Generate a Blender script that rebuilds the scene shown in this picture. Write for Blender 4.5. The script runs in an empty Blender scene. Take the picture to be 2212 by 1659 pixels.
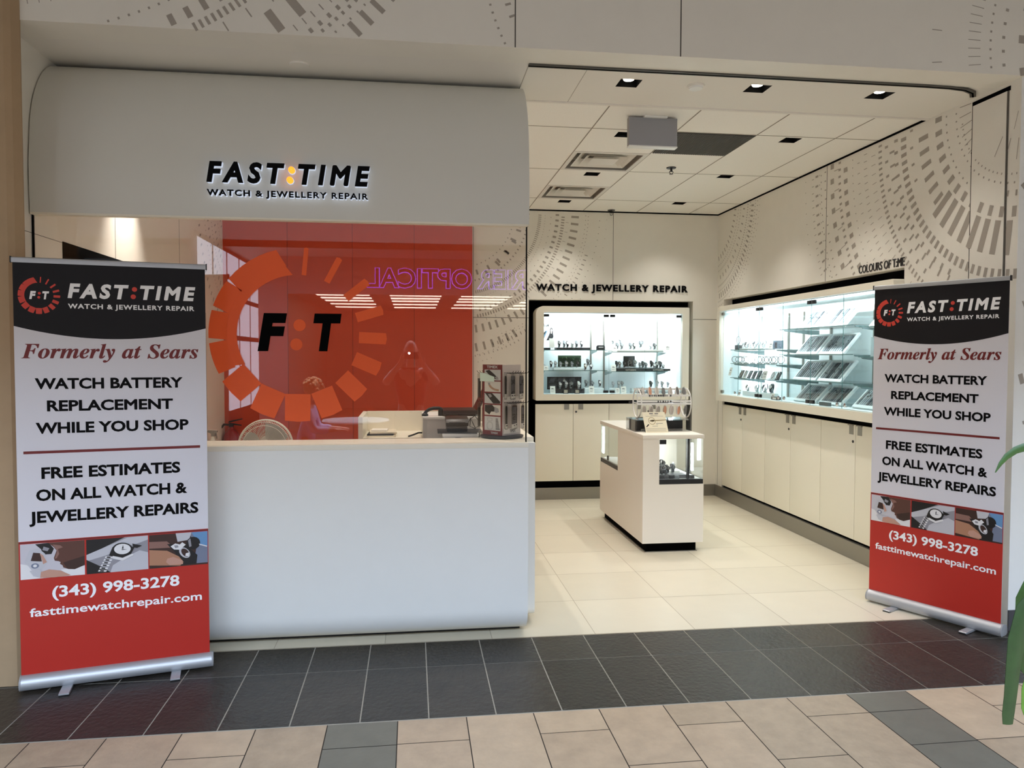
import bpy, bmesh, math, random
from mathutils import Matrix, Vector
random.seed(11)
sc = bpy.context.scene
COL = sc.collection
PI = math.pi

# ------------------------------------------------------------------ camera, world, exposure
def look(yaw, pitch, roll):
    cy, sy, cp, sp = math.cos(yaw), math.sin(yaw), math.cos(pitch), math.sin(pitch)
    f = Vector((sy * cp, cy * cp, -sp)); r0 = Vector((cy, -sy, 0)); u0 = r0.cross(f)
    r = r0 * math.cos(roll) + u0 * math.sin(roll); u = -r0 * math.sin(roll) + u0 * math.cos(roll)
    return Matrix((r, u, -f)).transposed()
cam_data = bpy.data.cameras.new('camera')
cam_data.sensor_width = 36.0
cam_data.lens = 1637.78 * 36.0 / 2212.0
cam_data.clip_start = 0.005
cam_data.clip_end = 100
cam = bpy.data.objects.new('camera', cam_data)
COL.objects.link(cam)
cam.matrix_world = Matrix.Translation((0, 0, 1.6)) @ look(0.1304768, 0.03719326, 0.002343517).to_4x4()
sc.camera = cam

world = bpy.data.worlds.new('world'); sc.world = world
world.use_nodes = True
world.node_tree.nodes['Background'].inputs[0].default_value = (0.75, 0.85, 1.0, 1)
world.node_tree.nodes['Background'].inputs[1].default_value = 0.15
vs = sc.view_settings
vs.view_transform = 'Standard'; vs.look = 'None'; vs.gamma = 1.0; vs.use_curve_mapping = False
vs.exposure = 0.35
try:
    sc.cycles.max_bounces = 8; sc.cycles.diffuse_bounces = 6; sc.cycles.glossy_bounces = 4
    sc.cycles.transparent_max_bounces = 24; sc.cycles.transmission_bounces = 4
    sc.cycles.sample_clamp_indirect = 4.0
    sc.cycles.caustics_reflective = False; sc.cycles.caustics_refractive = False
except Exception:
    pass

# strengths tuned against the photograph
SKY_PANEL = 15.0
WINDOW_LIGHT = 4.0
SPOT_SHOP = 44.0
SPOT_ENTRY = 30.0
SPOT_BOOTH = 10.0
CASE_LIGHT = 16.0

# ------------------------------------------------------------------ materials
def lin(c):
    c = c / 255.0
    return c / 12.92 if c <= 0.04045 else ((c + 0.055) / 1.055) ** 2.4
def rgb(t):
    if isinstance(t, str):
        t = tuple(int(t[i:i + 2], 16) for i in (0, 2, 4))
    return (lin(t[0]), lin(t[1]), lin(t[2]), 1.0)
MATS = {}
def mat(name, col, rough=0.5, metal=0.0, emit=0.0, ecol=None, var=0.0, vscale=6.0, bump=0.0, bscale=40.0, spec=None, alpha=1.0):
    if name in MATS:
        return MATS[name]
    m = bpy.data.materials.new(name); m.use_nodes = True
    nt = m.node_tree; p = nt.nodes['Principled BSDF']
    c = rgb(col)
    p.inputs['Base Color'].default_value = c
    p.inputs['Roughness'].default_value = rough
    p.inputs['Metallic'].default_value = metal
    p.inputs['Alpha'].default_value = alpha
    if spec is not None:
        p.inputs['Specular IOR Level'].default_value = spec
    if emit > 0:
        p.inputs['Emission Color'].default_value = rgb(ecol) if ecol else c
        p.inputs['Emission Strength'].default_value = emit
    if var > 0 or bump > 0:
        geo = nt.nodes.new('ShaderNodeNewGeometry')
    if var > 0:
        n = nt.nodes.new('ShaderNodeTexNoise'); n.inputs['Scale'].default_value = vscale
        n.inputs['Detail'].default_value = 6; n.inputs['Roughness'].default_value = 0.65
        nt.links.new(geo.outputs['Position'], n.inputs['Vector'])
        r = nt.nodes.new('ShaderNodeValToRGB')
        r.color_ramp.elements[0].position = 0.3; r.color_ramp.elements[1].position = 0.7
        r.color_ramp.elements[0].color = tuple(x * (1 - var) for x in c[:3]) + (1,)
        r.color_ramp.elements[1].color = tuple(min(1, x * (1 + var)) for x in c[:3]) + (1,)
        nt.links.new(n.outputs['Fac'], r.inputs['Fac'])
        nt.links.new(r.outputs['Color'], p.inputs['Base Color'])
    if bump > 0:
        n2 = nt.nodes.new('ShaderNodeTexNoise'); n2.inputs['Scale'].default_value = bscale
        n2.inputs['Detail'].default_value = 5
        nt.links.new(geo.outputs['Position'], n2.inputs['Vector'])
        b = nt.nodes.new('ShaderNodeBump'); b.inputs['Strength'].default_value = bump; b.inputs['Distance'].default_value = 0.01
        nt.links.new(n2.outputs['Fac'], b.inputs['Height'])
        nt.links.new(b.outputs['Normal'], p.inputs['Normal'])
    MATS[name] = m
    return m
def emission(name, col, strength):
    if name in MATS:
        return MATS[name]
    m = bpy.data.materials.new(name); m.use_nodes = True
    nt = m.node_tree; nt.nodes.remove(nt.nodes['Principled BSDF'])
    e = nt.nodes.new('ShaderNodeEmission'); e.inputs[0].default_value = rgb(col); e.inputs[1].default_value = strength
    nt.links.new(e.outputs[0], nt.nodes['Material Output'].inputs[0])
    MATS[name] = m
    return m
def glass(name, tint=(255, 255, 255), f0=0.04, gain=1.0, rough=0.0):
    """thin clear sheet: passes light straight through and mirrors more at grazing angles"""
    if name in MATS:
        return MATS[name]
    m = bpy.data.materials.new(name); m.use_nodes = True
    nt = m.node_tree; nt.nodes.remove(nt.nodes['Principled BSDF'])
    tr = nt.nodes.new('ShaderNodeBsdfTransparent'); tr.inputs[0].default_value = rgb(tint)
    gl = nt.nodes.new('ShaderNodeBsdfGlossy'); gl.inputs['Roughness'].default_value = rough
    geo = nt.nodes.new('ShaderNodeNewGeometry')
    dot = nt.nodes.new('ShaderNodeVectorMath'); dot.operation = 'DOT_PRODUCT'
    nt.links.new(geo.outputs['Incoming'], dot.inputs[0]); nt.links.new(geo.outputs['Normal'], dot.inputs[1])
    def math_node(op, a, b):
        n = nt.nodes.new('ShaderNodeMath'); n.operation = op
        for i, v in enumerate((a, b)):
            if v is None:
                continue
            if isinstance(v, (int, float)):
                n.inputs[i].default_value = v
            else:
                nt.links.new(v, n.inputs[i])
        return n.outputs[0]
    ab = math_node('ABSOLUTE', dot.outputs['Value'], None)
    inv = math_node('SUBTRACT', 1.0, ab)
    p5 = math_node('POWER', inv, 5.0)
    fac = math_node('ADD', math_node('MULTIPLY', p5, (1 - f0) * gain), f0 * gain)
    mx = nt.nodes.new('ShaderNodeMixShader')
    nt.links.new(fac, mx.inputs[0]); nt.links.new(tr.outputs[0], mx.inputs[1]); nt.links.new(gl.outputs[0], mx.inputs[2])
    nt.links.new(mx.outputs[0], nt.nodes['Material Output'].inputs[0])
    MATS[name] = m
    return m

# ------------------------------------------------------------------ mesh builder
class MB:
    def __init__(s):
        s.v = []; s.f = []; s.m = []
    def add(s, verts, faces, mi=0):
        o = len(s.v); s.v += [tuple(p) for p in verts]
        for f in faces:
            s.f.append([i + o for i in f]); s.m.append(mi)
        return s
    def box(s, x0, y0, z0, x1, y1, z1, mi=0):
        if x0 > x1: x0, x1 = x1, x0
        if y0 > y1: y0, y1 = y1, y0
        if z0 > z1: z0, z1 = z1, z0
        v = [(x0, y0, z0), (x1, y0, z0), (x1, y1, z0), (x0, y1, z0), (x0, y0, z1), (x1, y0, z1), (x1, y1, z1), (x0, y1, z1)]
        return s.add(v, [(0, 3, 2, 1), (4, 5, 6, 7), (0, 1, 5, 4), (1, 2, 6, 5), (2, 3, 7, 6), (3, 0, 4, 7)], mi)
    def obox(s, mtx, sx, sy, sz, mi=0):
        v = [mtx @ Vector((a * sx / 2, b * sy / 2, c * sz / 2)) for c in (-1, 1) for a, b in ((-1, -1), (1, -1), (1, 1), (-1, 1))]
        return s.add(v, [(0, 3, 2, 1), (4, 5, 6, 7), (0, 1, 5, 4), (1, 2, 6, 5), (2, 3, 7, 6), (3, 0, 4, 7)], mi)
    def quad(s, a, b, c, d, mi=0):
        return s.add([a, b, c, d], [(0, 1, 2, 3)], mi)
    def prism(s, pts, fn, d0, d1, mi=0):
        """pts: 2D outline, fn(u, v, d) -> 3D"""
        n = len(pts)
        v = [fn(u, w, d0) for u, w in pts] + [fn(u, w, d1) for u, w in pts]
        f = [list(range(n))[::-1], list(range(n, 2 * n))]
        for i in range(n):
            j = (i + 1) % n
            f.append((i, j, n + j, n + i))
        return s.add(v, f, mi)
    def ring_prism(s, outer, inner, fn, d0, d1, mi=0):
        n = len(outer)
        v = [fn(u, w, d0) for u, w in outer] + [fn(u, w, d0) for u, w in inner] + [fn(u, w, d1) for u, w in outer] + [fn(u, w, d1) for u, w in inner]
        f = []
        for i in range(n):
            j = (i + 1) % n
            f += [(i, n + i, n + j, j), (2 * n + i, 2 * n + j, 3 * n + j, 3 * n + i), (i, j, 2 * n + j, 2 * n + i), (n + i, 3 * n + i, 3 * n + j, n + j)]
        return s.add(v, f, mi)
    def tube(s, pts, r, seg=8, mi=0, closed=False, cap=True):
        pts = [Vector(p) for p in pts]; n = len(pts)
        rr = r if isinstance(r, (list, tuple)) else [r] * n
        rings = []; up = None
        for i, p in enumerate(pts):
            if closed:
                t = pts[(i + 1) % n] - pts[i - 1]
            else:
                t = pts[min(i + 1, n - 1)] - pts[max(i - 1, 0)]
            t = t.normalized() if t.length > 1e-9 else Vector((0, 0, 1))
            if up is None:
                up = Vector((0, 0, 1)) if abs(t.z) < 0.9 else Vector((1, 0, 0))
            a = t.cross(up)
            if a.length < 1e-6:
                a = t.cross(Vector((0.3, 0.9, 0.1)))
            a.normalize(); b = a.cross(t).normalized(); up = b
            rings.append([p + (a * math.cos(2 * PI * k / seg) + b * math.sin(2 * PI * k / seg)) * rr[i] for k in range(seg)])
        v = [q for ring in rings for q in ring]; f = []
        for i in range(n if closed else n - 1):
            i2 = (i + 1) % n
            for k in range(seg):
                k2 = (k + 1) % seg
                f.append((i * seg + k, i * seg + k2, i2 * seg + k2, i2 * seg + k))
        if cap and not closed:
            f += [list(range(seg))[::-1], list(range((n - 1) * seg, n * seg))]
        return s.add(v, f, mi)
    def lathe(s, prof, fn, seg=24, mi=0, cap=True):
        """prof: (r, h) list, fn(x, y, h) -> 3D"""
        v = []; f = []; n = len(prof)
        for r, h in prof:
            for k in range(seg):
                a = 2 * PI * k / seg
                v.append(fn(r * math.cos(a), r * math.sin(a), h))
        for i in range(n - 1):
            for k in range(seg):
                k2 = (k + 1) % seg
                f.append((i * seg + k, i * seg + k2, (i + 1) * seg + k2, (i + 1) * seg + k))
        if cap:
            f += [list(range(seg))[::-1], list(range((n - 1) * seg, n * seg))]
        return s.add(v, f, mi)
    def sphere(s, c, rx, ry, rz, seg=16, rows=10, mi=0):
        prof = []
        v = []; f = []
        for i in range(rows + 1):
            t = PI * i / rows
            for k in range(seg):
                a = 2 * PI * k / seg
                v.append((c[0] + rx * math.sin(t) * math.cos(a), c[1] + ry * math.sin(t) * math.sin(a), c[2] - rz * math.cos(t)))
        for i in range(rows):
            for k in range(seg):
                k2 = (k + 1) % seg
                f.append((i * seg + k, i * seg + k2, (i + 1) * seg + k2, (i + 1) * seg + k))
        return s.add(v, f, mi)
    def xf(s, m):
        s.v = [tuple(m @ Vector(p)) for p in s.v]
        return s
    def merge(s, o, mi=None):
        k = len(s.v); s.v += o.v
        for f, m in zip(o.f, o.m):
            s.f.append([i + k for i in f]); s.m.append(m if mi is None else mi)
        return s

WM = {}
def link(o, parent=None):
    COL.objects.link(o)
    if parent is not None:
        o.parent = parent
        WM[o.name] = WM[parent.name]
    return o
def build(name, mb, mats, parent=None, local=False, bevel=0.0, smooth=False, label=None, origin=None):
    if not isinstance(mats, (list, tuple)):
        mats = [mats]
    me = bpy.data.meshes.new(name)
    vs_ = mb.v
    if parent is not None and not local:
        inv = WM[parent.name].inverted()
        vs_ = [tuple(inv @ Vector(p)) for p in vs_]
    if parent is None and origin is not None:
        vs_ = [(p[0] - origin[0], p[1] - origin[1], p[2] - origin[2]) for p in vs_]
    me.from_pydata(vs_, [], mb.f)
    for m in mats:
        me.materials.append(m)
    me.polygons.foreach_set('material_index', mb.m)
    bm = bmesh.new(); bm.from_mesh(me)
    bmesh.ops.recalc_face_normals(bm, faces=bm.faces)
    if bevel > 0:
        ed = [e for e in bm.edges if len(e.link_faces) == 2 and e.calc_face_angle(0) > 0.6]
        bmesh.ops.bevel(bm, geom=ed, offset=bevel, segments=2, profile=0.6, affect='EDGES', clamp_overlap=True)
    bm.to_mesh(me); bm.free()
    if smooth or bevel > 0:
        me.polygons.foreach_set('use_smooth', [True] * len(me.polygons))
        try:
            me.set_sharp_from_angle(angle=math.radians(38))
        except Exception:
            pass
    o = bpy.data.objects.new(name, me)
    link(o, parent)
    if parent is None:
        WM[o.name] = Matrix.Identity(4)
        if origin is not None:
            o.location = origin
            WM[o.name] = Matrix.Translation(origin)
    if label:
        o['label'] = label
    return o
def tag(o, label, cat, group=None, kind=None):
    o['label'] = label; o['category'] = cat
    if group: o['group'] = group
    if kind: o['kind'] = kind
    return o
def thing(name, label, cat, loc=(0, 0, 0), rz=0.0, group=None):
    o = bpy.data.objects.new(name, None); COL.objects.link(o)
    o.empty_display_size = 0.05
    o.location = loc; o.rotation_euler = (0, 0, rz)
    WM[o.name] = Matrix.Translation(loc) @ Matrix.Rotation(rz, 4, 'Z')
    return tag(o, label, cat, group)
def structure(name, mb, mats, label, cat, **k):
    o = build(name, mb, mats, **k)
    return tag(o, label, cat, None, 'structure')
def copy_tree(o, parent=None):
    c = o.copy(); COL.objects.link(c)
    if parent is not None:
        c.parent = parent
    for ch in list(o.children):
        copy_tree(ch, c)
    return c
def place_copy(proto, loc, rz=0.0, label=None, group=None, tilt=None):
    c = copy_tree(proto)
    c.location = loc; c.rotation_euler = (0, 0, rz) if tilt is None else (tilt[0], tilt[1], rz)
    if label: c['label'] = label
    if group: c['group'] = group
    return c
ORD = ['first', 'second', 'third', 'fourth', 'fifth', 'sixth', 'seventh', 'eighth', 'ninth', 'tenth', 'eleventh', 'twelfth', 'thirteenth', 'fourteenth', 'fifteenth', 'sixteenth', 'seventeenth', 'eighteenth', 'nineteenth', 'twentieth']

def rrect(x0, z0, x1, z1, radii, seg=6):
    """outline, radii for corners (x0,z0),(x1,z0),(x1,z1),(x0,z1)"""
    cs = [(x0, z0, 1, 1, PI), (x1, z0, -1, 1, 1.5 * PI), (x1, z1, -1, -1, 0), (x0, z1, 1, -1, 0.5 * PI)]
    out = []
    for (cx, cz, sx, sz, a0), r in zip(cs, radii):
        r = max(r, 1e-4)
        for k in range(seg + 1):
            a = a0 + 0.5 * PI * k / seg
            out.append((cx + sx * r + r * math.cos(a), cz + sz * r + r * math.sin(a)))
    return out

# ------------------------------------------------------------------ lettering
TEXT_CACHE = {}
def italic_serif(s):
    o = ''
    for ch in s:
        if 'A' <= ch <= 'Z': o += chr(0x1D468 + ord(ch) - 65)
        elif 'a' <= ch <= 'z': o += chr(0x1D482 + ord(ch) - 97)
        else: o += ch
    return o
def raw_text(s, off, shear, sp, ext, mflag):
    cu = bpy.data.curves.new('tmp', 'FONT'); cu.body = s
    cu.offset = off; cu.shear = shear; cu.space_character = sp; cu.extrude = ext; cu.resolution_u = 3
    cu.materials.append(None); cu.materials.append(None)
    for i, ch in enumerate(s):
        cu.body_format[i].material_index = 1 if ch in mflag else 0
    ob = bpy.data.objects.new('tmp', cu); COL.objects.link(ob)
    dg = bpy.context.evaluated_depsgraph_get(); dg.update()
    me = bpy.data.meshes.new_from_object(ob.evaluated_get(dg))
    v = [tuple(p.co) for p in me.vertices]; f = [list(p.vertices) for p in me.polygons]; mi = [p.material_index for p in me.polygons]
    bpy.data.objects.remove(ob); bpy.data.curves.remove(cu); bpy.data.meshes.remove(me)
    return v, f, mi
def text_geo(s, off=0.0, shear=0.0, sp=1.0, ext=0.0):
    key = (s, off, shear, sp, ext)
    if key in TEXT_CACHE:
        return TEXT_CACHE[key]
    bad = 'M' if off > 0.005 else ''
    v, f, mi = raw_text(s, off, shear, sp, ext, bad)
    ff = [q for q, m in zip(f, mi) if m == 0]
    if bad and any(ch in bad for ch in s):
        v2, f2, m2 = raw_text(s, 0.0, shear, sp, ext, bad)
        f2 = [q for q, m in zip(f2, m2) if m == 1]
        use = sorted(set(i for q in f2 for i in q)); idx = {i: k for k, i in enumerate(use)}
        for k in range(8):
            a = 2 * PI * k / 8 + PI / 8; b = len(v)
            rr = off * 1.06
            v = v + [(v2[i][0] + rr * math.cos(a), v2[i][1] + rr * math.sin(a), v2[i][2] + (k + 1) * (3e-5 if ext == 0 else ext * 0.004)) for i in use]
            ff += [[idx[i] + b for i in q] for q in f2]
    used = set(i for q in ff for i in q)
    xs = [v[i][0] for i in used]; ys = [v[i][1] for i in used]
    r = (v, ff, min(xs), max(xs), min(ys), max(ys))
    TEXT_CACHE[key] = r
    return r
def add_text(mb, s, fn, u0, u1, v0, v1, d, mi=0, off=0.02, shear=0.0, sp=1.0, ext=0.0, depth=0.0, cap=True):
    """fit text into the box u0..u1 x v0..v1 of a plane; fn(u, v, d) -> 3D. v0, v1: base and cap height of the box"""
    v, f, a, b, c, e = text_geo(s, off, shear, sp, ext)
    if cap:
        c, e = text_geo('H', off)[4:]
    su = (u1 - u0) / (b - a)
    sv = su if v1 is None else (v1 - v0) / (e - c)
    sd = depth / (2 * ext) if ext > 0 else 1.0
    out = [fn(u0 + (p[0] - a) * su, v0 + (p[1] - c) * sv, d + p[2] * sd) for p in v]
    mb.add(out, f, mi)
def letter_parts(parent, s, fn, u0, u1, v0, v1, d, depth, mats, off, shear=0.0, sp=1.0, name='letter'):
    """every character of a raised sign as a part of its own, laid out as one line"""
    tot = text_geo(s, off, shear, sp, 0.0)
    a, b = tot[2:4]; c, e = text_geo('H', off)[4:]
    su = (u1 - u0) / (b - a); sv = (v1 - v0) / (e - c)
    for i, ch in enumerate(s):
        if ch == ' ':
            continue
        v, f, mi = pick_char(s, i, off if ch != 'M' else 0.0, shear, sp)
        if not f:
            continue
        mb = MB()
        shifts = [(0, 0)] if ch != 'M' else [(off * 1.06 * math.cos(2 * PI * k / 8 + PI / 8), off * 1.06 * math.sin(2 * PI * k / 8 + PI / 8)) for k in range(8)]
        for q, (sx, sy) in enumerate(shifts):
            mb.add([fn(u0 + (p[0] + sx - a) * su, v0 + (p[1] + sy - c) * sv, d + (p[2] + 0.05) / 0.1 * depth + q * 4e-5) for p in v], f)
        build(name, mb, mats, parent)
def pick_char(s, i, off, shear, sp):
    cu = bpy.data.curves.new('tmp', 'FONT'); cu.body = s
    cu.offset = off; cu.shear = shear; cu.space_character = sp; cu.extrude = 0.05; cu.resolution_u = 3
    cu.materials.append(None); cu.materials.append(None)
    cu.body_format[i].material_index = 1
    ob = bpy.data.objects.new('tmp', cu); COL.objects.link(ob)
    dg = bpy.context.evaluated_depsgraph_get(); dg.update()
    me = bpy.data.meshes.new_from_object(ob.evaluated_get(dg))
    f = [list(p.vertices) for p in me.polygons if p.material_index == 1]
    use = sorted(set(k for q in f for k in q)); idx = {k: n for n, k in enumerate(use)}
    v = [tuple(me.vertices[k].co) for k in use]; f = [[idx[k] for k in q] for q in f]
    bpy.data.objects.remove(ob); bpy.data.curves.remove(cu); bpy.data.meshes.remove(me)
    return v, f, None

def arc_pts(r, a0, a1, n):
    """clock angles in degrees (0 up, clockwise)"""
    return [(r * math.sin(math.radians(a0 + (a1 - a0) * k / n)), r * math.cos(math.radians(a0 + (a1 - a0) * k / n))) for k in range(n + 1)]
def ring_segments(R):
    """outline polygons of the dial ring, clock angles; the wedge cuts deepen round the dial"""
    segs = []
    ri = 0.69 * R
    def band(r0, r1, a0, a1, b0=None, b1=None):
        b0 = a0 if b0 is None else b0; b1 = a1 if b1 is None else b1
        n = max(2, int(abs(a1 - a0) / 6))
        segs.append(arc_pts(r1, a0, a1, n) + arc_pts(r0, b0, b1, n)[::-1])
    for c, w in ((5.5, 3.2), (28, 4.4), (51.6, 5.8), (73, 7.0), (92.5, 8.2), (113.6, 10.5), (135, 13), (158, 16), (181, 18), (204.5, 18.5), (229, 19)):
        # straight-sided blocks
        a = math.radians(c); h = R * math.sin(math.radians(w / 2)) * 0.92
        t = (math.cos(a), -math.sin(a)); n = (math.sin(a), math.cos(a))
        segs.append([(n[0] * R + t[0] * h, n[1] * R + t[1] * h), (n[0] * R * 1.012, n[1] * R * 1.012), (n[0] * R - t[0] * h, n[1] * R - t[1] * h), (n[0] * ri - t[0] * h, n[1] * ri - t[1] * h), (n[0] * ri + t[0] * h, n[1] * ri + t[1] * h)])
    # joined arc from 240 to 355 with growing wedge cuts
    cuts = [(242, 0.0), (265.5, 0.62), (287.5, 0.4), (308.5, 0.12)]
    prev = 242
    a_in = 240
    band(ri, ri + (R - ri) * 0.36, 243.5, 350, 240, 355)
    edges = [(243, 264, 0.36), (267.5, 286, 0.36), (289, 307.4, 0.36), (309.4, 346, 0.36)]
    for a0, a1, k in edges:
        i0 = a0 - 2.0 if a0 > 243 else a0 - 1
        i1 = a1 + 1.4 if a1 < 340 else 350.6
        rm = ri + (R - ri) * k
        segs.append(arc_pts(R, a0, a1, 6) + arc_pts(rm, i0, i1, 6)[::-1])
    return segs

# ------------------------------------------------------------------ shared materials
M_wall = mat('panel_cream', (232, 228, 218), 0.45, var=0.015)
M_wallgrey = mat('mural_grey', (164, 156, 146), 0.55)
M_seam = mat('seam_dark', (84, 80, 74), 0.7)
M_black = mat('black_gap', (3, 3, 3), 0.9, spec=0.04)
M_white = mat('white_laminate', (232, 232, 228), 0.38)
M_cream = mat('cream_laminate', (236, 230, 214), 0.4)
M_counter = mat('counter_white', (236, 236, 232), 0.35, var=0.01)
M_ceil = mat('ceiling_tile', (246, 243, 236), 0.9, var=0.05, vscale=220, bump=0.15, bscale=260)
M_soffit = mat('soffit_paint', (232, 228, 220), 0.75)
M_steel = mat('brushed_steel', (150, 146, 138), 0.38, metal=0.75)
M_chrome = mat('chrome', (210, 210, 212), 0.18, metal=1.0)
M_alu = mat('aluminium', (186, 188, 192), 0.45, metal=0.6)
M_darkmetal = mat('dark_metal', (40, 40, 42), 0.4, metal=0.4)
M_plastic = mat('black_plastic', (18, 18, 19), 0.4)
M_greyplastic = mat('grey_plastic', (120, 120, 122), 0.5)
M_paper = mat('white_paper', (238, 236, 228), 0.7)
M_ink = mat('grey_ink', (120, 118, 116), 0.7)
M_darkink = mat('dark_ink', (40, 40, 44), 0.7)
M_glass = glass('clear_glass')
M_caseglass = glass('case_glass', (251, 254, 254), 0.035)
M_glassedge = mat('glass_edge_green', (96, 140, 138), 0.2)
M_acrylic = glass('clear_acrylic', (250, 250, 250), 0.08)
M_caseback = mat('case_lining', (238, 248, 250), 0.5)
M_led = emission('led_strip', (244, 252, 255), 14.0)
M_led_soft = emission('led_diffuser', (232, 252, 255), 2.4)
# ================================================================== STRUCTURE
YB = 8.3; XR = 3.45; XL = -1.95; ZC = 3.21

# ---- floors
T_beige = [mat('stone_tile_a', (176, 154, 130), 0.42, var=0.12, vscale=9, bump=0.2, bscale=26), mat('stone_tile_b', (166, 146, 123), 0.42, var=0.12, vscale=11, bump=0.2, bscale=30), mat('stone_tile_c', (184, 162, 137), 0.42, var=0.12, vscale=8, bump=0.2, bscale=24)]
T_grey = mat('stone_tile_grey', (106, 103, 92), 0.42, var=0.07, vscale=10, bump=0.1, bscale=28)
M_groutdark = mat('grout_dark', (52, 46, 40), 0.9)
M_groutlight = mat('grout_light', (172, 166, 154), 0.85)
T_slate = [mat('slate_a', (50, 46, 41), 0.33, var=0.26, vscale=14, bump=0.5, bscale=38, spec=0.32), mat('slate_b', (56, 51, 45), 0.33, var=0.26, vscale=12, bump=0.5, bscale=34, spec=0.32), mat('slate_c', (45, 42, 38), 0.33, var=0.26, vscale=16, bump=0.5, bscale=40, spec=0.32)]
T_shop = [mat('porcelain_a', (216, 207, 187), 0.32, var=0.02, vscale=5), mat('porcelain_b', (211, 202, 182), 0.32, var=0.02, vscale=6)]
M_groutshop = mat('grout_shop', (168, 156, 136), 0.9)

mb = MB()
G = 0.0022
def tile(mb, x0, x1, y0, y1, mi, z=0.0, g=G):
    mb.quad((x0 + g, y0 + g, z), (x1 - g, y0 + g, z), (x1 - g, y1 - g, z), (x0 + g, y1 - g, z), mi)
mb.quad((-7, -9, -0.003), (9, -9, -0.003), (9, 3.305, -0.003), (-7, 3.305, -0.003), 4)
# measured first joints of the columns; the rest repeats the same 300 x 600 bond
known = {-5: 3.092, -4: None, -3: 3.09, -2: None, -1: 3.096, 0: 3.10, 1: 2.70, 2: 3.112, 3: 2.822, 4: 3.109, 5: 2.79, 6: 3.115, 7: 3.117, 8: 2.834, 9: 3.107}
rt = random.Random(3)
for k in range(-22, 30):
    x0 = -0.068 + 0.3005 * k; x1 = x0 + 0.3005
    grey_col = k in (-1,)
    y = 3.303
    first = known.get(k, None)
    if first is None:
        first = rt.choice([2.70, 2.79, 3.1, 2.82])
    nxt = first; n = 0
    while y > -1.2:
        mi = rt.choice([0, 1, 2])
        if k == -1: mi = 3
        if k == 7 and n < 3: mi = 3
        tile(mb, x0, x1, nxt, y, mi)
        y = nxt; n += 1
        step = 0.598
        if k == 7 and n < 3: step = 0.2885
        nxt = y - step
structure('floor', mb, T_beige + [T_grey, M_groutdark], 'beige and grey stone tiled mall floor in front of the shop', 'floor')

mb = MB()
mb.quad((-7, 3.305, -0.002), (9, 3.305, -0.002), (9, 4.205, -0.002), (-7, 4.205, -0.002), 3)
for k in range(-18, 26):
    x0 = -0.2318 + 0.2994 * k; x1 = x0 + 0.2994
    tile(mb, x0, x1, 3.308, 3.869, rt.choice([0, 1, 2]), g=0.0028)
    tile(mb, x0, x1, 3.869, 4.205, rt.choice([0, 1, 2]), g=0.0028)
structure('floor', mb, T_slate + [M_groutlight], 'dark slate tile band across the shop entrance', 'floor')

mb = MB()
mb.quad((-2.2, 4.205, -0.001), (3.6, 4.205, -0.001), (3.6, 8.7, -0.001), (-2.2, 8.7, -0.001), 2)
for i in range(-6, 7):
    x0 = 1.0405 + 0.598 * (i - 0); x1 = x0 + 0.598
    for j in range(8):
        y0 = 4.212 + 0.598 * j
        if x0 < 3.45 and x1 > -2.0:
            tile(mb, max(x0, -2.0), min(x1, 3.5), y0, min(y0 + 0.598, 8.65), rt.choice([0, 1]), g=0.0016)
structure('floor', mb, T_shop + [M_groutshop], 'pale cream porcelain tiled shop floor', 'floor')

# ---- dial-dash murals printed on panels
def mural(mb, fn, centre, rings, ok, mi):
    for r, ln, w, gap, a0, a1 in rings:
        n = max(1, int(math.radians(abs(a1 - a0)) * r / gap))
        for k in range(n + 1):
            a = math.radians(a0 + (a1 - a0) * k / n)
            c, s = math.cos(a), math.sin(a)
            u, v = centre[0] + r * c, centre[1] + r * s
            if not ok(u, v, ln / 2):
                continue
            h = ln / 2; t = w / 2
            pts = [(u + c * h - s * t, v + s * h + c * t), (u - c * h - s * t, v - s * h + c * t), (u - c * h + s * t, v - s * h - c * t), (u + c * h + s * t, v + s * h - c * t)]
            mb.add([fn(*p) for p in pts], [(0, 1, 2, 3)], mi)

# ---- back wall with the display recess
HX0, HX1, HZ1 = 1.273, 3.162, 2.222
mb = MB()
mb.box(-2.3, YB, 0, HX0, YB + 0.16, ZC + 0.02).box(HX1, YB, 0, XR + 0.2, YB + 0.16, ZC + 0.02).box(HX0, YB, HZ1, HX1, YB + 0.16, ZC + 0.02)
fnb = lambda u, v: (u, YB - 0.0012, v)
def okb(u, v, h):
    if u < 0.68 or u > XR - 0.02 or v > ZC - 0.05 or v < 0.2: return False
    if HX0 - h < u < HX1 + h and v < HZ1 + h: return False
    return True
mural(mb, fnb, (0.49, 3.18), [(0.62, .012, .010, .05, -150, 5), (0.70, .055, .022, .13, -150, 5), (0.78, .02, .012, .045, -150, 5), (0.905, .035, .008, .022, -150, 5), (0.965, .006, .006, .03, -150, 5), (1.03, .008, .008, .07, -150, 5), (1.10, .038, .02, .060, -150, 5), (1.165, .036, .012, .030, -150, 5), (1.215, .035, .004, .105, -150, 5), (1.30, .085, .024, .078, -150, 5), (1.42, .008, .008, .05, -70, 5), (1.45, .008, .008, .04, -70, 5), (1.50, .036, .010, .055, -75, -18), (1.58, .010, .008, .07, -60, 5), (1.66, .006, .006, .1, -60, 5)], okb, 1)
mural(mb, fnb, (0.25, 3.25), [(0.93, .066, .024, .15, -150, 5), (1.70, .010, .007, .06, -150, -60), (1.78, .010, .006, .05, -150, -70)], okb, 1)
mural(mb, fnb, (0.45, 3.0), [(1.33, .09, .024, .085, -95, -60), (1.42, .02, .008, .05, -95, -60)], okb, 1)
for x in (2.226, 0.66):
    mb.box(x - 0.0025, YB - 0.001, HZ1 if x > 1.2 else 0.12, x + 0.0025, YB, ZC, 2)
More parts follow.
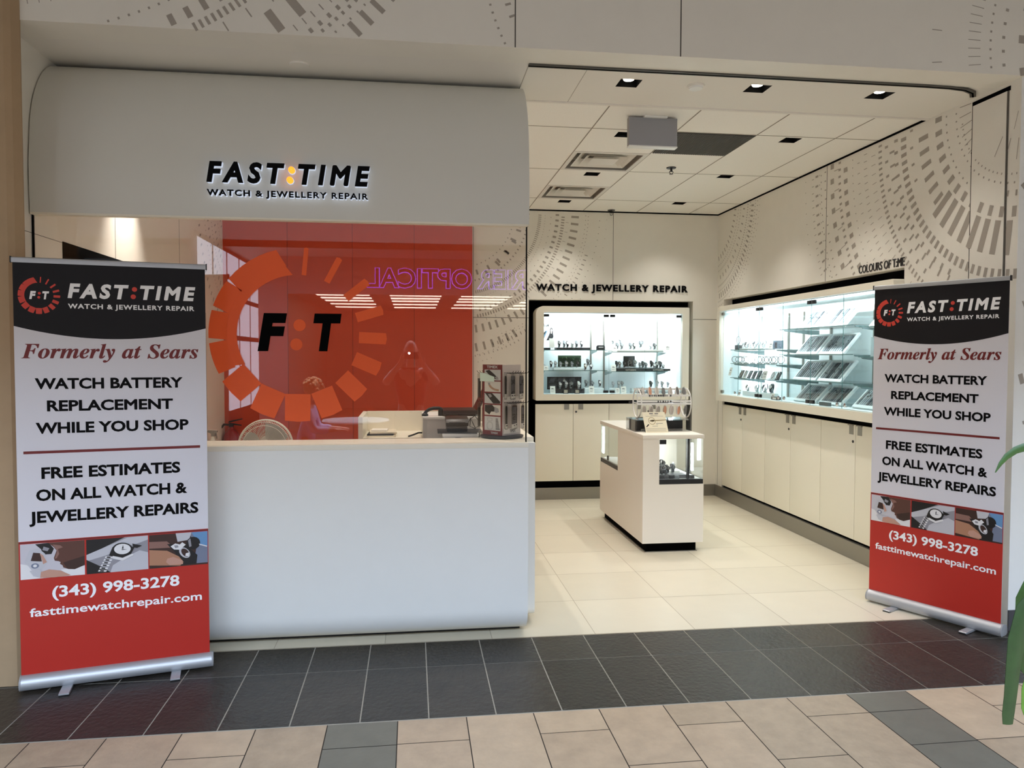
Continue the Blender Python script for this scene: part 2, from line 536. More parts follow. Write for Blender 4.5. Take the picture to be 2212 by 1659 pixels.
mb.box(HX1, YB - 0.001, 2.016, XR, YB, 2.021, 2); mb.box(0.66, YB - 0.001, 2.016, HX0, YB, 2.021, 2)
mb.box(-2.3, YB - 0.006, ZC - 0.014, XR, YB, ZC, 3)  # black strip painted in for the shadow gap below the ceiling
structure('wall_back', mb, [M_wall, M_wallgrey, M_seam, M_black], 'cream back wall panels printed with grey dial dashes', 'wall')
mb = MB(); mb.box(HX0, YB + 0.16, 0.0, 1.43, YB + 0.18, HZ1).box(3.013, YB + 0.16, 0.0, HX1, YB + 0.18, HZ1).box(1.43, YB + 0.16, 0.0, 3.013, YB + 0.18, 1.174).box(1.43, YB + 0.16, 2.078, 3.013, YB + 0.18, HZ1)
structure('trim_1', mb, M_black, 'black lining of the recess in the back wall', 'trim')
mb = MB(); mb.box(XL, 8.235, 0, 0.644, 8.30, ZC - 0.01)
M_red = mat('red_paint', (196, 62, 28), 0.45, var=0.02)
for x in (-1.30, -0.63, 0.02):
    mb.box(x - 0.002, 8.234, 0, x + 0.002, 8.235, ZC - 0.01, 1)
structure('wall_red', mb, [M_red, mat('red_seam', (110, 28, 14), 0.6)], 'orange red wall panels behind the service window', 'wall')
mb = MB(); mb.box(HX1 + 0.0, YB - 0.008, 0, XR, YB, 0.13); mb.box(0.65, YB - 0.008, 0, HX0, YB, 0.13)
structure('baseboard_back', mb, M_steel, 'grey metal baseboard at the foot of the back wall', 'baseboard')

# ---- wall on the display-case side
RY0, RY1, RZ1 = 4.98, 8.12, 2.232
mb = MB()
mb.box(XR, 3.972, 0, XR + 0.1, RY0, 3.2).box(XR, RY1, 0, XR + 0.1, YB, ZC).box(XR, RY0, RZ1, XR + 0.1, RY1, ZC)
mb.box(XR, 4.7, 3.2, XR + 0.1, YB, ZC)
fnr = lambda u, v: (XR - 0.0012, u, v)
def okr(u, v, h):
    if u < 3.98 or u > YB - 0.02 or v > ZC - 0.03 or v < 0.2: return False
    if RY0 - h < u < RY1 + h and v < RZ1 + h: return False
    return True
CR = (3.945, 3.155)
mural(mb, fnr, CR, [(0.20, .10, .004, .12, 200, 330), (0.36, .12, .005, .07, -95, -60), (0.47, .10, .005, .055, -55, 10), (0.50, .012, .008, .035, -110, -10), (0.55, .012, .010, .05, -110, 10), (0.61, .034, .014, .055, -110, -80), (0.64, .012, .012, .05, -75, 10), (0.715, .062, .034, .086, -100, 8)], okr, 1)
mural(mb, fnr, CR, [(0.865, .20, .046, .085, -96, -40), (0.865, .095, .032, .094, -36, 8), (0.99, .03, .016, .12, -20, 8), (1.015, .034, .02, .09, -110, -92), (1.075, .058, .026, .055, -112, 8), (1.16, .04, .02, .085, -60, 4), (1.205, .055, .016, .098, -75, 6), (1.27, .035, .018, .10, -50, 4), (1.345, .040, .016, .042, -62, 4), (1.43, .05, .004, .07, -50, 4), (1.53, .04, .005, .055, -42, 4), (1.62, .03, .005, .08, -42, 4), (1.70, .010, .008, .06, -42, 4), (1.80, .05, .036, .086, -34, 4), (1.885, .034, .018, .055, -32, 4), (1.93, .07, .006, .16, -30, 4), (1.995, .05, .044, .115, -28, 4), (2.10, .022, .010, .075, -27, 4), (2.165, .012, .012, .055, -26, 4), (2.19, .010, .010, .08, -26, 4), (2.235, .045, .018, .08, -26, 4), (2.30, .03, .006, .06, -25, 4), (2.42, .010, .008, .09, -16, 4)], okr, 1)
mural(mb, fnr, (8.45, 3.3), [(0.62, .05, .014, .06, 180, 270), (0.70, .012, .010, .035, 180, 270), (0.76, .014, .008, .03, 180, 270), (0.84, .045, .014, .075, 180, 270), (0.93, .02, .009, .026, 180, 270), (0.985, .016, .008, .03, 180, 270), (1.04, .06, .018, .052, 180, 270), (1.10, .016, .008, .03, 180, 270), (1.15, .018, .008, .045, 180, 270), (1.2, .01, .008, .06, 180, 260)], okr, 1)
mb.box(XR - 0.001, 6.0165, RZ1, XR, 6.0215, ZC, 2)
mb.box(XR - 0.006, 4.79, ZC - 0.014, XR, YB, ZC, 3)  # shade of the ceiling gap put in as a black strip
mb.box(XR - 0.001, RY1, 2.016, XR, YB, 2.021, 2)
mb.box(XR - 0.001, YB - 0.06, 0.13, XR, YB - 0.055, 2.016, 2)
structure('wall_right', mb, [M_wall, M_wallgrey, M_seam, M_black], 'long cream side wall with large grey dial dashes above the display case', 'wall')
mb = MB(); mb.box(XR + 0.1, RY0 - 0.02, 0, XR + 0.12, 5.05, RZ1).box(XR + 0.1, 8.045, 0, XR + 0.12, RY1 + 0.02, RZ1).box(XR + 0.1, 5.05, 0, XR + 0.12, 8.045, 1.178).box(XR + 0.1, 5.05, 2.098, XR + 0.12, 8.045, RZ1)
structure('trim_2', mb, M_black, 'black lining of the long recess in the side wall', 'trim')
mb = MB(); mb.box(XR - 0.008, RY1, 0, XR, YB - 0.009, 0.13); mb.box(XR - 0.008, 4.40, 0, XR, RY0 - 0.002, 0.13)
structure('baseboard_right', mb, M_steel, 'grey metal baseboard beside the long display case', 'baseboard')
# shutter pocket door
mb = MB()
mb.box(XR - 0.006, 4.072, 0.02, XR, 4.343, 3.150, 0)
mb.box(XR - 0.004, 4.343, 0.02, XR, 4.351, 3.175, 1); mb.box(XR - 0.004, 4.050, 3.150, XR, 4.351, 3.175, 1); mb.box(XR - 0.004, 4.060, 0.02, XR, 4.072, 3.15, 2)
okp = lambda u, v, h: 4.085 < u < 4.33 and 0.2 < v < 3.12
mural(mb, lambda u, v: (XR - 0.0068, u, v), CR, [(0.36, .12, .005, .07, -95, -60), (0.50, .012, .008, .035, -110, -10), (0.55, .012, .010, .05, -110, 10), (0.61, .034, .014, .055, -110, -80), (0.715, .062, .034, .086, -100, 8), (0.865, .20, .046, .085, -96, -40), (1.075, .058, .026, .055, -112, 8)], okp, 3)
structure('door_1', mb, [M_wall, M_black, M_seam, M_wallgrey], 'narrow cream pocket door for the rolling shutter near the entrance pier', 'door')

# ---- wall on the service side
mb = MB()
mb.box(XL - 0.1, 3.95, 0, XL, YB, 3.3)
mb.box(XL, 3.99, 2.228, XL + 0.001, 4.60, 2.2305, 2)
for y in (5.35, 6.75):
    mb.box(XL, y, 2.235 if y < 7 else 0, XL + 0.001, y + 0.004, ZC, 2)
mb.box(XL, 7.55, 0, XL + 0.001, 7.556, 2.0, 2)
mb.box(XL, 4.58, 2.0, XL + 0.004, 6.6, 2.236, 3)
okl = lambda u, v, h: 4.3 < u < 8.2 and 0.3 < v < ZC - 0.05 and not (4.5 < u < 6.7 and 1.9 < v < 2.3)
mural(mb, lambda u, v: (XL + 0.0012, u, v), (8.6, 3.2), [(0.5, .04, .014, .06, 150, 270), (0.62, .012, .01, .04, 150, 270), (0.74, .05, .016, .07, 150, 270), (0.86, .02, .01, .04, 150, 270), (0.98, .05, .02, .08, 150, 270), (1.1, .02, .01, .05, 150, 270), (1.3, .05, .02, .09, 150, 250)], okl, 1)
mural(mb, lambda u, v: (XL + 0.0012, u, v), (3.6, 2.9), [(0.7, .06, .02, .09, -80, -40), (0.85, .03, .012, .06, -80, -40)], okl, 1)
structure('wall_left', mb, [M_wall, M_wallgrey, M_seam, M_black], 'cream panelled side wall beside the service counter', 'wall')

# ---- shop ceiling with square holes for lamps and vents
def slab(mb, x0, x1, y0, y1, z, holes, mi=0):
    xs = sorted(set([x0, x1] + [h[0] for h in holes] + [h[1] for h in holes])); ys = sorted(set([y0, y1] + [h[2] for h in holes] + [h[3] for h in holes]))
    for i in range(len(xs) - 1):
        for j in range(len(ys) - 1):
            cx, cy = (xs[i] + xs[i + 1]) / 2, (ys[j] + ys[j + 1]) / 2
            if any(h[0] < cx < h[1] and h[2] < cy < h[3] for h in holes):
                continue
            mb.quad((xs[i], ys[j], z), (xs[i + 1], ys[j], z), (xs[i + 1], ys[j + 1], z), (xs[i], ys[j + 1], z), mi)
DL = 0.064
SHOP_LAMPS = [(1.535, 5.43), (2.795, 5.40), (1.58, 6.63), (2.785, 6.55), (1.575, 7.83), (2.79, 7.76)]
BOOTH_LAMPS = [(-1.80, 5.50), (0.22, 4.98), (-0.90, 5.0), (-0.4, 7.3)]
ENTRY_LAMPS = [(1.261, 4.38), (2.047, 4.365), (2.838, 4.372)]
DIFF = [(1.262, 1.872, 5.905, 6.49), (1.262, 1.872, 7.10, 7.69)]
GRILLE = (1.885, 2.485, 5.315, 5.865)
holes = [(x - DL, x + DL, y - DL, y + DL) for x, y in SHOP_LAMPS + BOOTH_LAMPS] + [(a + .03, b - .03, c + .03, d - .03) for a, b, c, d in DIFF]
mb = MB()
slab(mb, XL, XR, 4.76, YB, ZC, holes)
for x in (0.65, 1.262, 1.878, 2.49, 3.10, 0.03, -0.58, -1.2):
    mb.box(x - 0.004, 4.78, ZC - 0.0015, x + 0.004, YB, ZC, 1)
for y in (5.305, 6.495, 7.695):
    mb.box(XL, y - 0.004, ZC - 0.0015, XR, y + 0.004, ZC, 1)
mb.box(XL, 4.762, ZC - 0.012, XR, 4.775, ZC, 2)
mb.box(XL - 0.1, 4.2, 3.5, XR + 0.2, YB + 0.5, 3.55, 0)  # unseen lid added to stop light leaking in above the ceiling
structure('ceiling', mb, [M_ceil, mat('ceiling_grid', (150, 142, 130), 0.8), mat('ceiling_edge', (170, 162, 150), 0.8)], 'speckled cream suspended ceiling tiles inside the shop', 'ceiling')

# soffit over the entrance
mb = MB()
slab(mb, XL, XR, 3.95, 4.765, 3.198, [(x - DL, x + DL, y - DL, y + DL) for x, y in ENTRY_LAMPS])
mb.box(XL, 4.745, 3.19, XR, 4.765, 3.199, 0)
mb.box(0.636, 3.96, 3.1965, 0.640, 4.56, 3.198, 1); mb.box(0.97, 4.19, 3.1965, 0.973, 4.75, 3.198, 1)
structure('ceiling', mb, [M_soffit, mat('soffit_joint', (178, 172, 162), 0.8)], 'smooth plaster soffit over the shop entrance', 'ceiling')
# shutter track
mb = MB()
path = [(0.637, 4.166), (1.8, 4.163), (3.0, 4.166), (3.16, 4.172), (3.27, 4.19), (3.35, 4.23), (3.40, 4.29)]
for a, b in zip(path, path[1:]):
    d = Vector((b[0] - a[0], b[1] - a[1], 0)); L = d.length; d.normalize(); nrm = Vector((-d.y, d.x, 0))
    for o, w, mi, z in ((0.0, 0.034, 0, 3.192), (0.0, 0.010, 1, 3.1905)):
        m4 = Matrix.Translation(((a[0] + b[0]) / 2 + nrm.x * o, (a[1] + b[1]) / 2 + nrm.y * o, z)) @ Matrix.Rotation(math.atan2(d.y, d.x), 4, 'Z')
        mb.obox(m4, L + 0.004, w, 0.012, mi)
structure('trim_3', mb, [mat('track_metal', (92, 90, 84), 0.45, metal=0.5), M_black], 'grey metal shutter track set in the entrance soffit', 'trim')

# ---- header over the entrance, with mural
mb = MB()
mb.box(-1.91, 3.95, 3.195, 7.0, 4.16, 4.4)
for x in (0.531, 1.42):
    mb.box(x - 0.003, 3.949, 3.195, x + 0.003, 3.95, 4.4, 2)
mb.box(1.42, 3.9485, 3.655, 7.0, 3.95, 3.672, 3)
okh = lambda u, v, h: -1.9 < u < 0.52 and 3.2 < v < 3.67
fnh = lambda u, v: (u, 3.9488, v)
mural(mb, fnh, (-2.08, 5.08), [(1.80, .055, .004, .052, -95, -20), (1.97, .012, .010, .05, -95, -20), (2.06, .055, .028, .085, -95, -20), (2.135, .042, .014, .034, -75, -20), (2.20, .05, .007, .13, -75, -20), (2.30, .115, .042, .125, -75, -20), (2.385, .035, .006, .055, -75, -20), (2.44, .024, .018, .06, -75, -20), (2.475, .018, .014, .045, -75, -20), (2.52, .012, .008, .05, -75, -20), (2.57, .085, .026, .08, -75, -20), (2.78, .03, .009, 3, -50, -20)], okh, 1)
mural(mb, fnh, (1.55, 3.75), [(1.06, .012, .010, .05, 175, 240), (1.11, .03, .012, .06, 175, 240), (1.20, .012, .01, .04, 185, 240)], okh, 1)
okh2 = lambda u, v, h: 2.9 < u < 5 and 3.21 < v < 3.64
mural(mb, fnh, (4.25, 3.36), [(1.35, .06, .005, .16, 140, 200), (1.12, .075, .004, .045, 165, 205), (1.02, .012, .012, .048, 140, 215), (0.94, .018, .016, .075, 140, 215), (0.82, .05, .045, .16, 140, 215), (0.60, .05, .04, .12, 130, 215)], okh2, 1)
structure('wall_front', mb, [M_wall, M_wallgrey, mat('header_seam', (70, 66, 60), 0.8), M_black], 'cream panelled header over the shop front with grey dial dashes', 'wall')

# ---- pier beside the entrance and column on the other side
mb = MB()
mb.box(XR - 0.0005, 3.968, 0.12, 7.0, 3.9715, 3.195, 0); mb.box(XR + 0.102, 3.9715, 0.0, 7.0, 4.2, 3.195, 0); mb.box(XR - 0.001, 3.962, 0, 7.0, 3.968, 0.12, 1)
okq = lambda u, v, h: XR + 0.02 < u < 4.6 and 0.6 < v < 3.15
mural(mb, lambda u, v: (u, 3.9672, v), (3.0, 3.1), [(0.56, .05, .03, .13, -80, 40), (0.72, .06, .03, .13, -80, 40), (0.9, .03, .02, .1, -80, 40), (1.1, .12, .03, .12, -80, 40), (1.3, .05, .01, .07, -80, 30), (1.5, .03, .015, .1, -80, 20), (1.7, .06, .03, .2, -80, 10), (1.95, .02, .012, .06, -80, 0), (2.2, .03, .014, .12, -82, 0)], okq, 2)
structure('wall_pier', mb, [M_counter, mat('pier_base', (72, 70, 72), 0.5), M_wallgrey], 'white entrance pier with grey base and dial dashes', 'wall')
mb = MB()
mb.prism([(-6, 3.885), (-1.895, 3.885), (-1.872, 3.905), (-1.852, 3.945), (-1.852, 3.955), (-6, 3.955)], lambda u, v, d: (u, v, d), 0, 3.9, 0)
structure('wall_column', mb, [mat('tan_column', (176, 150, 118), 0.6, var=0.06, vscale=4)], 'tan mall column next to the shop front', 'wall')

# ---- curved white fascia above the service window
prof = [(4.205, 2.332), (4.2, 2.55), (4.212, 2.70), (4.224, 2.80), (4.246, 2.89), (4.28, 2.97), (4.33, 3.05), (4.395, 3.12), (4.47, 3.167), (4.56, 3.192)]
def smooth_profile(p, n=5):
    out = []
    for i in range(len(p) - 1):
        p0 = p[max(i - 1, 0)]; p1 = p[i]; p2 = p[i + 1]; p3 = p[min(i + 2, len(p) - 1)]
        for k in range(n):
            t = k / n
            out.append(tuple(0.5 * ((2 * p1[c]) + (-p0[c] + p2[c]) * t + (2 * p0[c] - 5 * p1[c] + 4 * p2[c] - p3[c]) * t * t + (-p0[c] + 3 * p1[c] - 3 * p2[c] + p3[c]) * t ** 3) for c in (0, 1)))
    return out + [p[-1]]
sp_ = smooth_profile(prof)
mb = MB()
mb.prism(sp_ + [(4.7, 3.196), (4.7, 2.85), (4.262, 2.75), (4.262, 2.332)], lambda u, v, d: (d, u, v), -1.943, 0.646, 0)
mb.box(-1.943, 4.207, 2.322, 0.640, 4.26, 2.332, 1)
fas = structure('wall_fascia', mb, [mat('fascia_white', (218, 217, 209), 0.4), M_cream], 'curved white fascia over the service window', 'wall', smooth=True)
# ---- service window
mb = MB()
mb.box(-1.945, 4.236, 1.112, 0.634, 4.246, 2.326, 0)
mb.box(0.634, 4.234, 1.112, 0.640, 4.248, 2.326, 1); mb.box(-1.948, 4.234, 1.112, -1.942, 4.248, 2.326, 1)
structure('window_1', mb, [glass('window_glass', (255, 252, 250), 0.05), M_black], 'large clear glass pane over the service counter', 'window')
# ================================================================== MALL CONCOURSE BEHIND THE CAMERA (seen mirrored in the window)
M_mallwall = mat('mall_wall', (150, 140, 128), 0.7)
M_mallceil = mat('mall_ceiling', (170, 164, 154), 0.8)
mb = MB()
mb.box(-7, -1.0, 3.68, 9, 3.948, 3.8, 0)
mb.box(-7.1, -9, 3.68, 9, -6.6, 3.8, 0)
mb.box(-7, -1.0, 3.68, 9, -0.9, 6.0, 0); mb.box(-7, -6.7, 3.68, 9, -6.6, 6.0, 1)
mb.box(-7.1, -6.7, 3.68, -7, -0.9, 6.0, 0); mb.box(9, -6.7, 3.68, 9.1, -0.9, 6.0, 0)
structure('ceiling', mb, [M_mallceil, mat('well_bronze', (84, 74, 66), 0.7)], 'plain mall concourse ceiling around the skylight well', 'ceiling')
mb = MB(); mb.quad((-7, -6.6, 5.95), (9, -6.6, 5.95), (9, -1.0, 5.95), (-7, -1.0, 5.95))
structure('window_2', mb, emission('skylight', (208, 229, 255), SKY_PANEL), 'skylight over the mall concourse', 'window')
mb = MB()
mb.box(-7.1, -9, 0, -7, 3.95, 3.8); mb.box(9, -9, 0, 9.1, 3.95, 3.8)
structure('wall_side', mb, M_mallwall, 'end walls of the mall concourse', 'wall')
# opposite shop: sign band, ceiling with panel lights, walls
mb = MB()
mb.box(-3.2, -8.1, 2.9, 9, -8.0, 3.9, 0)
mb.box(5.5, -8.1, 0, 9, -8.0, 2.9, 0)
mb.box(-3.2, -8.1, 0, -2.6, -8.0, 2.9, 0)
mb.box(-2.6, -15.1, 0, 5.5, -15.0, 3.0, 1); mb.box(-2.7, -15, 0, -2.6, -8.1, 3.0, 1); mb.box(5.5, -15, 0, 5.6, -8.1, 3.0, 1)
mb.box(-2.6, -15, 2.95, 5.5, -8.1, 3.0, 2); mb.quad((-2.6, -15, 0), (5.5, -15, 0), (5.5, -8.1, 0), (-2.6, -8.1, 0), 3)
structure('wall_opposite', mb, [mat('opp_band', (120, 108, 104), 0.6), mat('opp_wall', (128, 116, 108), 0.7), mat('opp_ceiling', (150, 146, 140), 0.8), mat('opp_floor', (110, 92, 76), 0.5)], 'front and interior of the shop across the concourse', 'wall')
mb = MB()
for y in (-8.9, -9.8, -10.7, -11.9, -13.2):
    for x in (-2.1, -0.5, 1.1, 2.7):
        mb.box(x, y, 2.935, x + 1.15, y + 0.32, 2.949)
tag(build('ceiling_light', mb, emission('troffer', (255, 244, 226), 9.0)), 'rows of lit panel lights in the ceiling of the shop across the concourse', 'ceiling light', None, 'structure')
# window bay that shows as pale panes in the reflection
mb = MB()
for i, (y0, y1) in enumerate(((-4.9, -5.85), (-5.95, -6.9), (-7.0, -7.95), (-8.05, -9.0), (-9.1, -10.0))):
    for z0, z1 in ((0.5, 1.9), (2.0, 2.7), (2.8, 3.6)):
        mb.quad((-3.58, y0, z0), (-3.58, y1, z0), (-3.58, y1, z1), (-3.58, y0, z1), 1)
mb.box(-3.65, -10.1, 0, -3.6, -4.8, 3.7, 0)
structure('window_3', mb, [mat('mullion', (60, 50, 46), 0.5), emission('daylight_pane', (214, 226, 245), WINDOW_LIGHT)], 'tall daylight windows across the concourse', 'window')
# sign of the shop across the concourse
t = thing('shop_sign', 'purple halo-lit letter sign of the shop across the concourse, mirrored in the window', 'sign', (0.8, -7.98, 3.26))
fno = lambda u, v, d: (-u, -8.0 + d, v)
M_halo = emission('purple_halo', (150, 84, 255), 5.0)
mb = MB(); add_text(mb, 'RIER OPTICAL', fno, -2.49, 0.96, 3.04, 3.47, 0.012, 0, off=0.045)
build('halo', mb, M_halo, t)
mb = MB(); add_text(mb, 'RIER OPTICAL', fno, -2.475, 0.945, 3.055, 3.455, 0.04, 0, off=0.015, ext=0.02, depth=0.03)
build('lettering', mb, mat('sign_plum', (46, 22, 40), 0.5), t)

# ================================================================== LAMPS AND CEILING FITTINGS
M_baffle = mat('baffle_black', (3, 3, 3), 0.9, spec=0.05)
M_lamp = emission('lamp_disc', (255, 244, 224), 18.0)
def downlight(x, y, z, label, power, lit_visible, group, col=(1.0, 0.95, 0.875), angle=2.0):
    t = thing('ceiling_downlight', label, 'downlight', (x, y, z), 0, group)
    h = 0.10
    mb = MB(); w = DL
    mb.quad((x - w, y - w, z), (x + w, y - w, z), (x + w, y - w, z + h), (x - w, y - w, z + h)); mb.quad((x - w, y + w, z), (x + w, y + w, z), (x + w, y + w, z + h), (x - w, y + w, z + h))
    mb.quad((x - w, y - w, z), (x - w, y + w, z), (x - w, y + w, z + h), (x - w, y - w, z + h)); mb.quad((x + w, y - w, z), (x + w, y + w, z), (x + w, y + w, z + h), (x + w, y - w, z + h))
    mb.quad((x - w, y - w, z + h), (x + w, y - w, z + h), (x + w, y + w, z + h), (x - w, y + w, z + h))
    build('baffle', mb, M_baffle, t)
    zl = z + (0.02 if lit_visible else 0.085)
    mb = MB(); r = 0.030
    yo = y + (0.0 if lit_visible else 0)
    mb.lathe([(0.001, zl + 0.012), (r * 1.15, zl + 0.012), (r, zl), (0.001, zl)], lambda a, b, c: (x + a, yo + b, c), 20, 0, cap=False)
    build('lamp', mb, M_lamp if lit_visible else emission('lamp_dim', (255, 238, 210), 6.0), t, smooth=False)
    l = bpy.data.lights.new('downlight_beam', 'SPOT'); l.energy = power; l.color = col; l.spot_size = angle; l.spot_blend = 1.0; l.shadow_soft_size = 0.03
    o = bpy.data.objects.new('downlight_beam', l); COL.objects.link(o); o.parent = t; o.location = (0, 0, 0.012 if lit_visible else 0.042)
    return t
WHERE = ['before the dark return grille, on its counter side', 'before the dark return grille, on the display side', 'between the two square air diffusers', 'beyond the sprinkler, display side', 'close to the back wall above the repair sign', 'close to the back wall on the display side']
for (x, y), w in zip(SHOP_LAMPS, WHERE):
    downlight(x, y, ZC, 'black square downlight in the tile ceiling, ' + w, SPOT_SHOP * (0.75 if y > 7.5 else 1.05), False, 'recessed downlights in the shop ceiling', angle=1.75)
WE = ['nearest the curved fascia', 'middle of three', 'nearest the shutter pocket']
for (x, y), w in zip(ENTRY_LAMPS, WE):
    downlight(x, y, 3.198, 'lit square downlight in the entrance soffit, ' + w, SPOT_ENTRY, True, 'lit downlights in the entrance soffit', angle=1.9)
WB_ = ['washing the side wall', 'above the laptop', 'above the pedestal fan', 'near the red wall']
for (x, y), w in zip(BOOTH_LAMPS, WB_):
    downlight(x, y, ZC, 'square downlight over the service booth, ' + w, SPOT_BOOTH * (26.0 if x < -1.5 else (5.5 if y < 5.2 else 1.2)), False, 'downlights over the service booth', angle=(1.0 if x < -1.5 else 1.9))

# air diffusers
for k, (a, b, c, d) in enumerate(DIFF):
    t = thing('air_diffuser', 'white square air diffuser with stepped vanes, ' + ('nearer the entrance' if k == 0 else 'nearer the back wall'), 'air vent', ((a + b) / 2, (c + d) / 2, ZC), 0, 'ceiling air diffusers')
    Mw = mat('diffuser_white', (222, 218, 210), 0.45)
    mb = MB()
    o = rrect(a, c, b, d, (0, 0, 0, 0), 1)
    def sq(i):
        return [(a + i, c + i), (b - i, c + i), (b - i, d - i), (a + i, d - i)]
    mb.ring_prism(sq(0.0), sq(0.035), lambda u, v, z: (u, v, z), ZC - 0.006, ZC + 0.002)
    build('outer_frame', mb, Mw, t)
    for i, (i0, z0, i1, z1) in enumerate(((0.075, 0.006, 0.15, 0.055), (0.135, 0.002, 0.20, 0.05))):
        p, q = sq(i0), sq(i1)
        mb = MB(); mb.add([(u, v, ZC + z0) for u, v in p] + [(u, v, ZC + z1) for u, v in q], [(j, (j + 1) % 4, 4 + (j + 1) % 4, 4 + j) for j in range(4)])
        build('vane', mb, Mw, t)
    mb = MB(); p, q = sq(0.195), sq(0.215)
    mb.add([(u, v, ZC - 0.002) for u, v in p] + [(u, v, ZC + 0.02) for u, v in q], [(0, 1, 2, 3)] + [(j, (j + 1) % 4, 4 + (j + 1) % 4, 4 + j) for j in range(4)])
    build('centre_plate', mb, Mw, t)
    mb = MB(); mb.box(a + 0.03, c + 0.03, ZC + 0.075, b - 0.03, d - 0.03, ZC + 0.085)
    for j in range(4):
        p = sq(0.03); u0, v0 = p[j]; u1, v1 = p[(j + 1) % 4]
        mb.quad((u0, v0, ZC), (u1, v1, ZC), (u1, v1, ZC + 0.08), (u0, v0, ZC + 0.08))
    build('duct', mb, mat('duct_grey', (168, 162, 152), 0.8), t)
# return grille
a, b, c, d = GRILLE
mb = MB(); mb.box(a, c, ZC - 0.006, b, d, ZC - 0.002, 0)
for i in range(40):
    x = a + 0.008 + i * (b - a - 0.016) / 39
    mb.box(x - 0.002, c, ZC - 0.009, x + 0.002, d, ZC - 0.006, 1)
tag(build('return_grille', mb, [mat('grille_dark', (62, 60, 56), 0.8), mat('grille_bar', (104, 102, 96), 0.6)]), 'dark grey return air grille in the tile ceiling', 'air vent')
# sprinklers
for x, y, w in ((2.196, 6.31, 'in the middle of the tile ceiling'), (2.18, 8.22, 'close to the back wall')):
    t = thing('sprinkler_head', 'small chrome and black fire sprinkler ' + w, 'sprinkler', (x, y, ZC), 0, 'ceiling sprinklers')
    f = lambda u, v, h: (x + u, y + v, ZC - h)
    mb = MB(); mb.lathe([(0.001, 0), (0.042, 0), (0.040, 0.007), (0.001, 0.009)], f, 20, 0, cap=False); build('escutcheon', mb, M_darkmetal, t)
    mb = MB(); mb.lathe([(0.009, 0.005), (0.009, 0.026), (0.013, 0.03), (0.006, 0.036)], f, 12); mb.tube([f(0.012, 0, 0.03), f(0.016, 0, 0.042), f(0.004, 0, 0.055)], 0.003, 6); mb.tube([f(-0.012, 0, 0.03), f(-0.016, 0, 0.042), f(-0.004, 0, 0.055)], 0.003, 6); build('nozzle', mb, M_darkmetal, t)
    mb = MB(); mb.lathe([(0.001, 0.055), (0.018, 0.056), (0.001, 0.059)], f, 14, 0, cap=False); build('deflector', mb, M_darkmetal, t)
# round ceiling discs
for x, y, r, w in ((1.664, 4.364, 0.052, 'round white smoke detector on the soffit between two lit downlights'), (-0.613, 4.35, 0.055, 'round white cover plate on the soffit above the curved fascia')):
    t = thing('ceiling_disc', w, 'smoke detector' if x > 0 else 'cover plate', (x, y, 3.198))
    mb = MB(); f = lambda u, v, h: (x + u, y + v, 3.198 - h)
    mb.lathe([(0.001, 0), (r, 0), (r, 0.006), (r * 0.97, 0.009), (0.001, 0.010)], f, 28, 0, cap=False)
    build('rim', mb, M_soffit, t)
    if x > 0:
        mb = MB(); mb.lathe([(r * 0.8, 0.008), (r * 0.75, 0.02), (0.001, 0.022)], f, 28, 0, cap=False); build('sensor_dome', mb, M_white, t)
# back of a hanging sign box
t = thing('hanging_sign', 'grey back of an exit sign box hung from the tile ceiling', 'sign', (1.60, 5.0, ZC))
mb = MB(); mb.box(1.44, 4.985, 3.012, 1.775, 5.035, 3.20); build('housing', mb, mat('sign_grey', (150, 150, 154), 0.45), t, bevel=0.004)
mb = MB(); mb.box(1.44, 4.98, 3.004, 1.775, 5.04, 3.012); build('bottom_cover', mb, M_white, t)
mb = MB(); mb.box(1.54, 4.965, 3.196, 1.70, 5.05, 3.2095); build('canopy', mb, M_white, t, bevel=0.003)

# ================================================================== SIGNS
fy = lambda y: (lambda u, v, d: (u, y - d, v))
M_signblack = mat('sign_black', (3, 3, 4), 0.6, spec=0.1)
M_signwhite = emission('sign_edge_glow', (226, 236, 255), 0.62)
t = thing('fascia_sign', 'raised black letter sign with two glowing orange dots on the white fascia', 'sign', (-0.64, 4.2, 2.5))
def fascia_line(s, u0, u1, v0, v1, off, shear, sp):
    letter_parts(t, s, lambda u, v, d: (u, 4.2 - d, v), u0, u1, v0, v1, 0.028, 0.012, M_signblack, off, shear, sp)
# black faces and lit acrylic edges behind them
FH0, FH1 = 2.504, 2.611
fascia_line('FAST', -1.063, -0.668, FH0, FH1, 0.040, 0.17, 1.42)
fascia_line('TIME', -0.598, -0.224, FH0, FH1, 0.040, 0.17, 1.42)
fascia_line('WATCH & JEWELLERY REPAIR', -1.062, -0.234, 2.435, 2.466, 0.022, 0, 1.22)
fw = lambda u, v, d: (u, 4.2 - d, v)
mb = MB(); add_text(mb, 'FAST', fw, -1.063, -0.668, FH0, FH1, 0.014, 0, 0.040, 0.17, 1.42, 0.05, 0.026); add_text(mb, 'TIME', fw, -0.598, -0.224, FH0, FH1, 0.014, 0, 0.040, 0.17, 1.42, 0.05, 0.026)
add_text(mb, 'WATCH & JEWELLERY REPAIR', fw, -1.062, -0.234, 2.435, 2.466, 0.014, 0, 0.022, 0, 1.22, 0.05, 0.026)
build('lit_edge', mb, M_signwhite, t)
for x, z in ((-0.633, 2.581), (-0.642, 2.528)):
    mb = MB(); f = lambda u, v, h: (x + u, 4.2 - h, z + v)
    mb.lathe([(0.0165, 0), (0.0165, 0.034), (0.015, 0.038), (0.001, 0.038)], f, 24, 0, cap=False)
    build('dot', mb, emission('orange_glow', (255, 132, 40), 2.0), t, label='glowing orange dot')
    mb = MB(); mb.lathe([(0.019, 0.0), (0.019, 0.010), (0.001, 0.010)], f, 24, 0, cap=False)
    build('dot_backing', mb, M_signwhite, t)
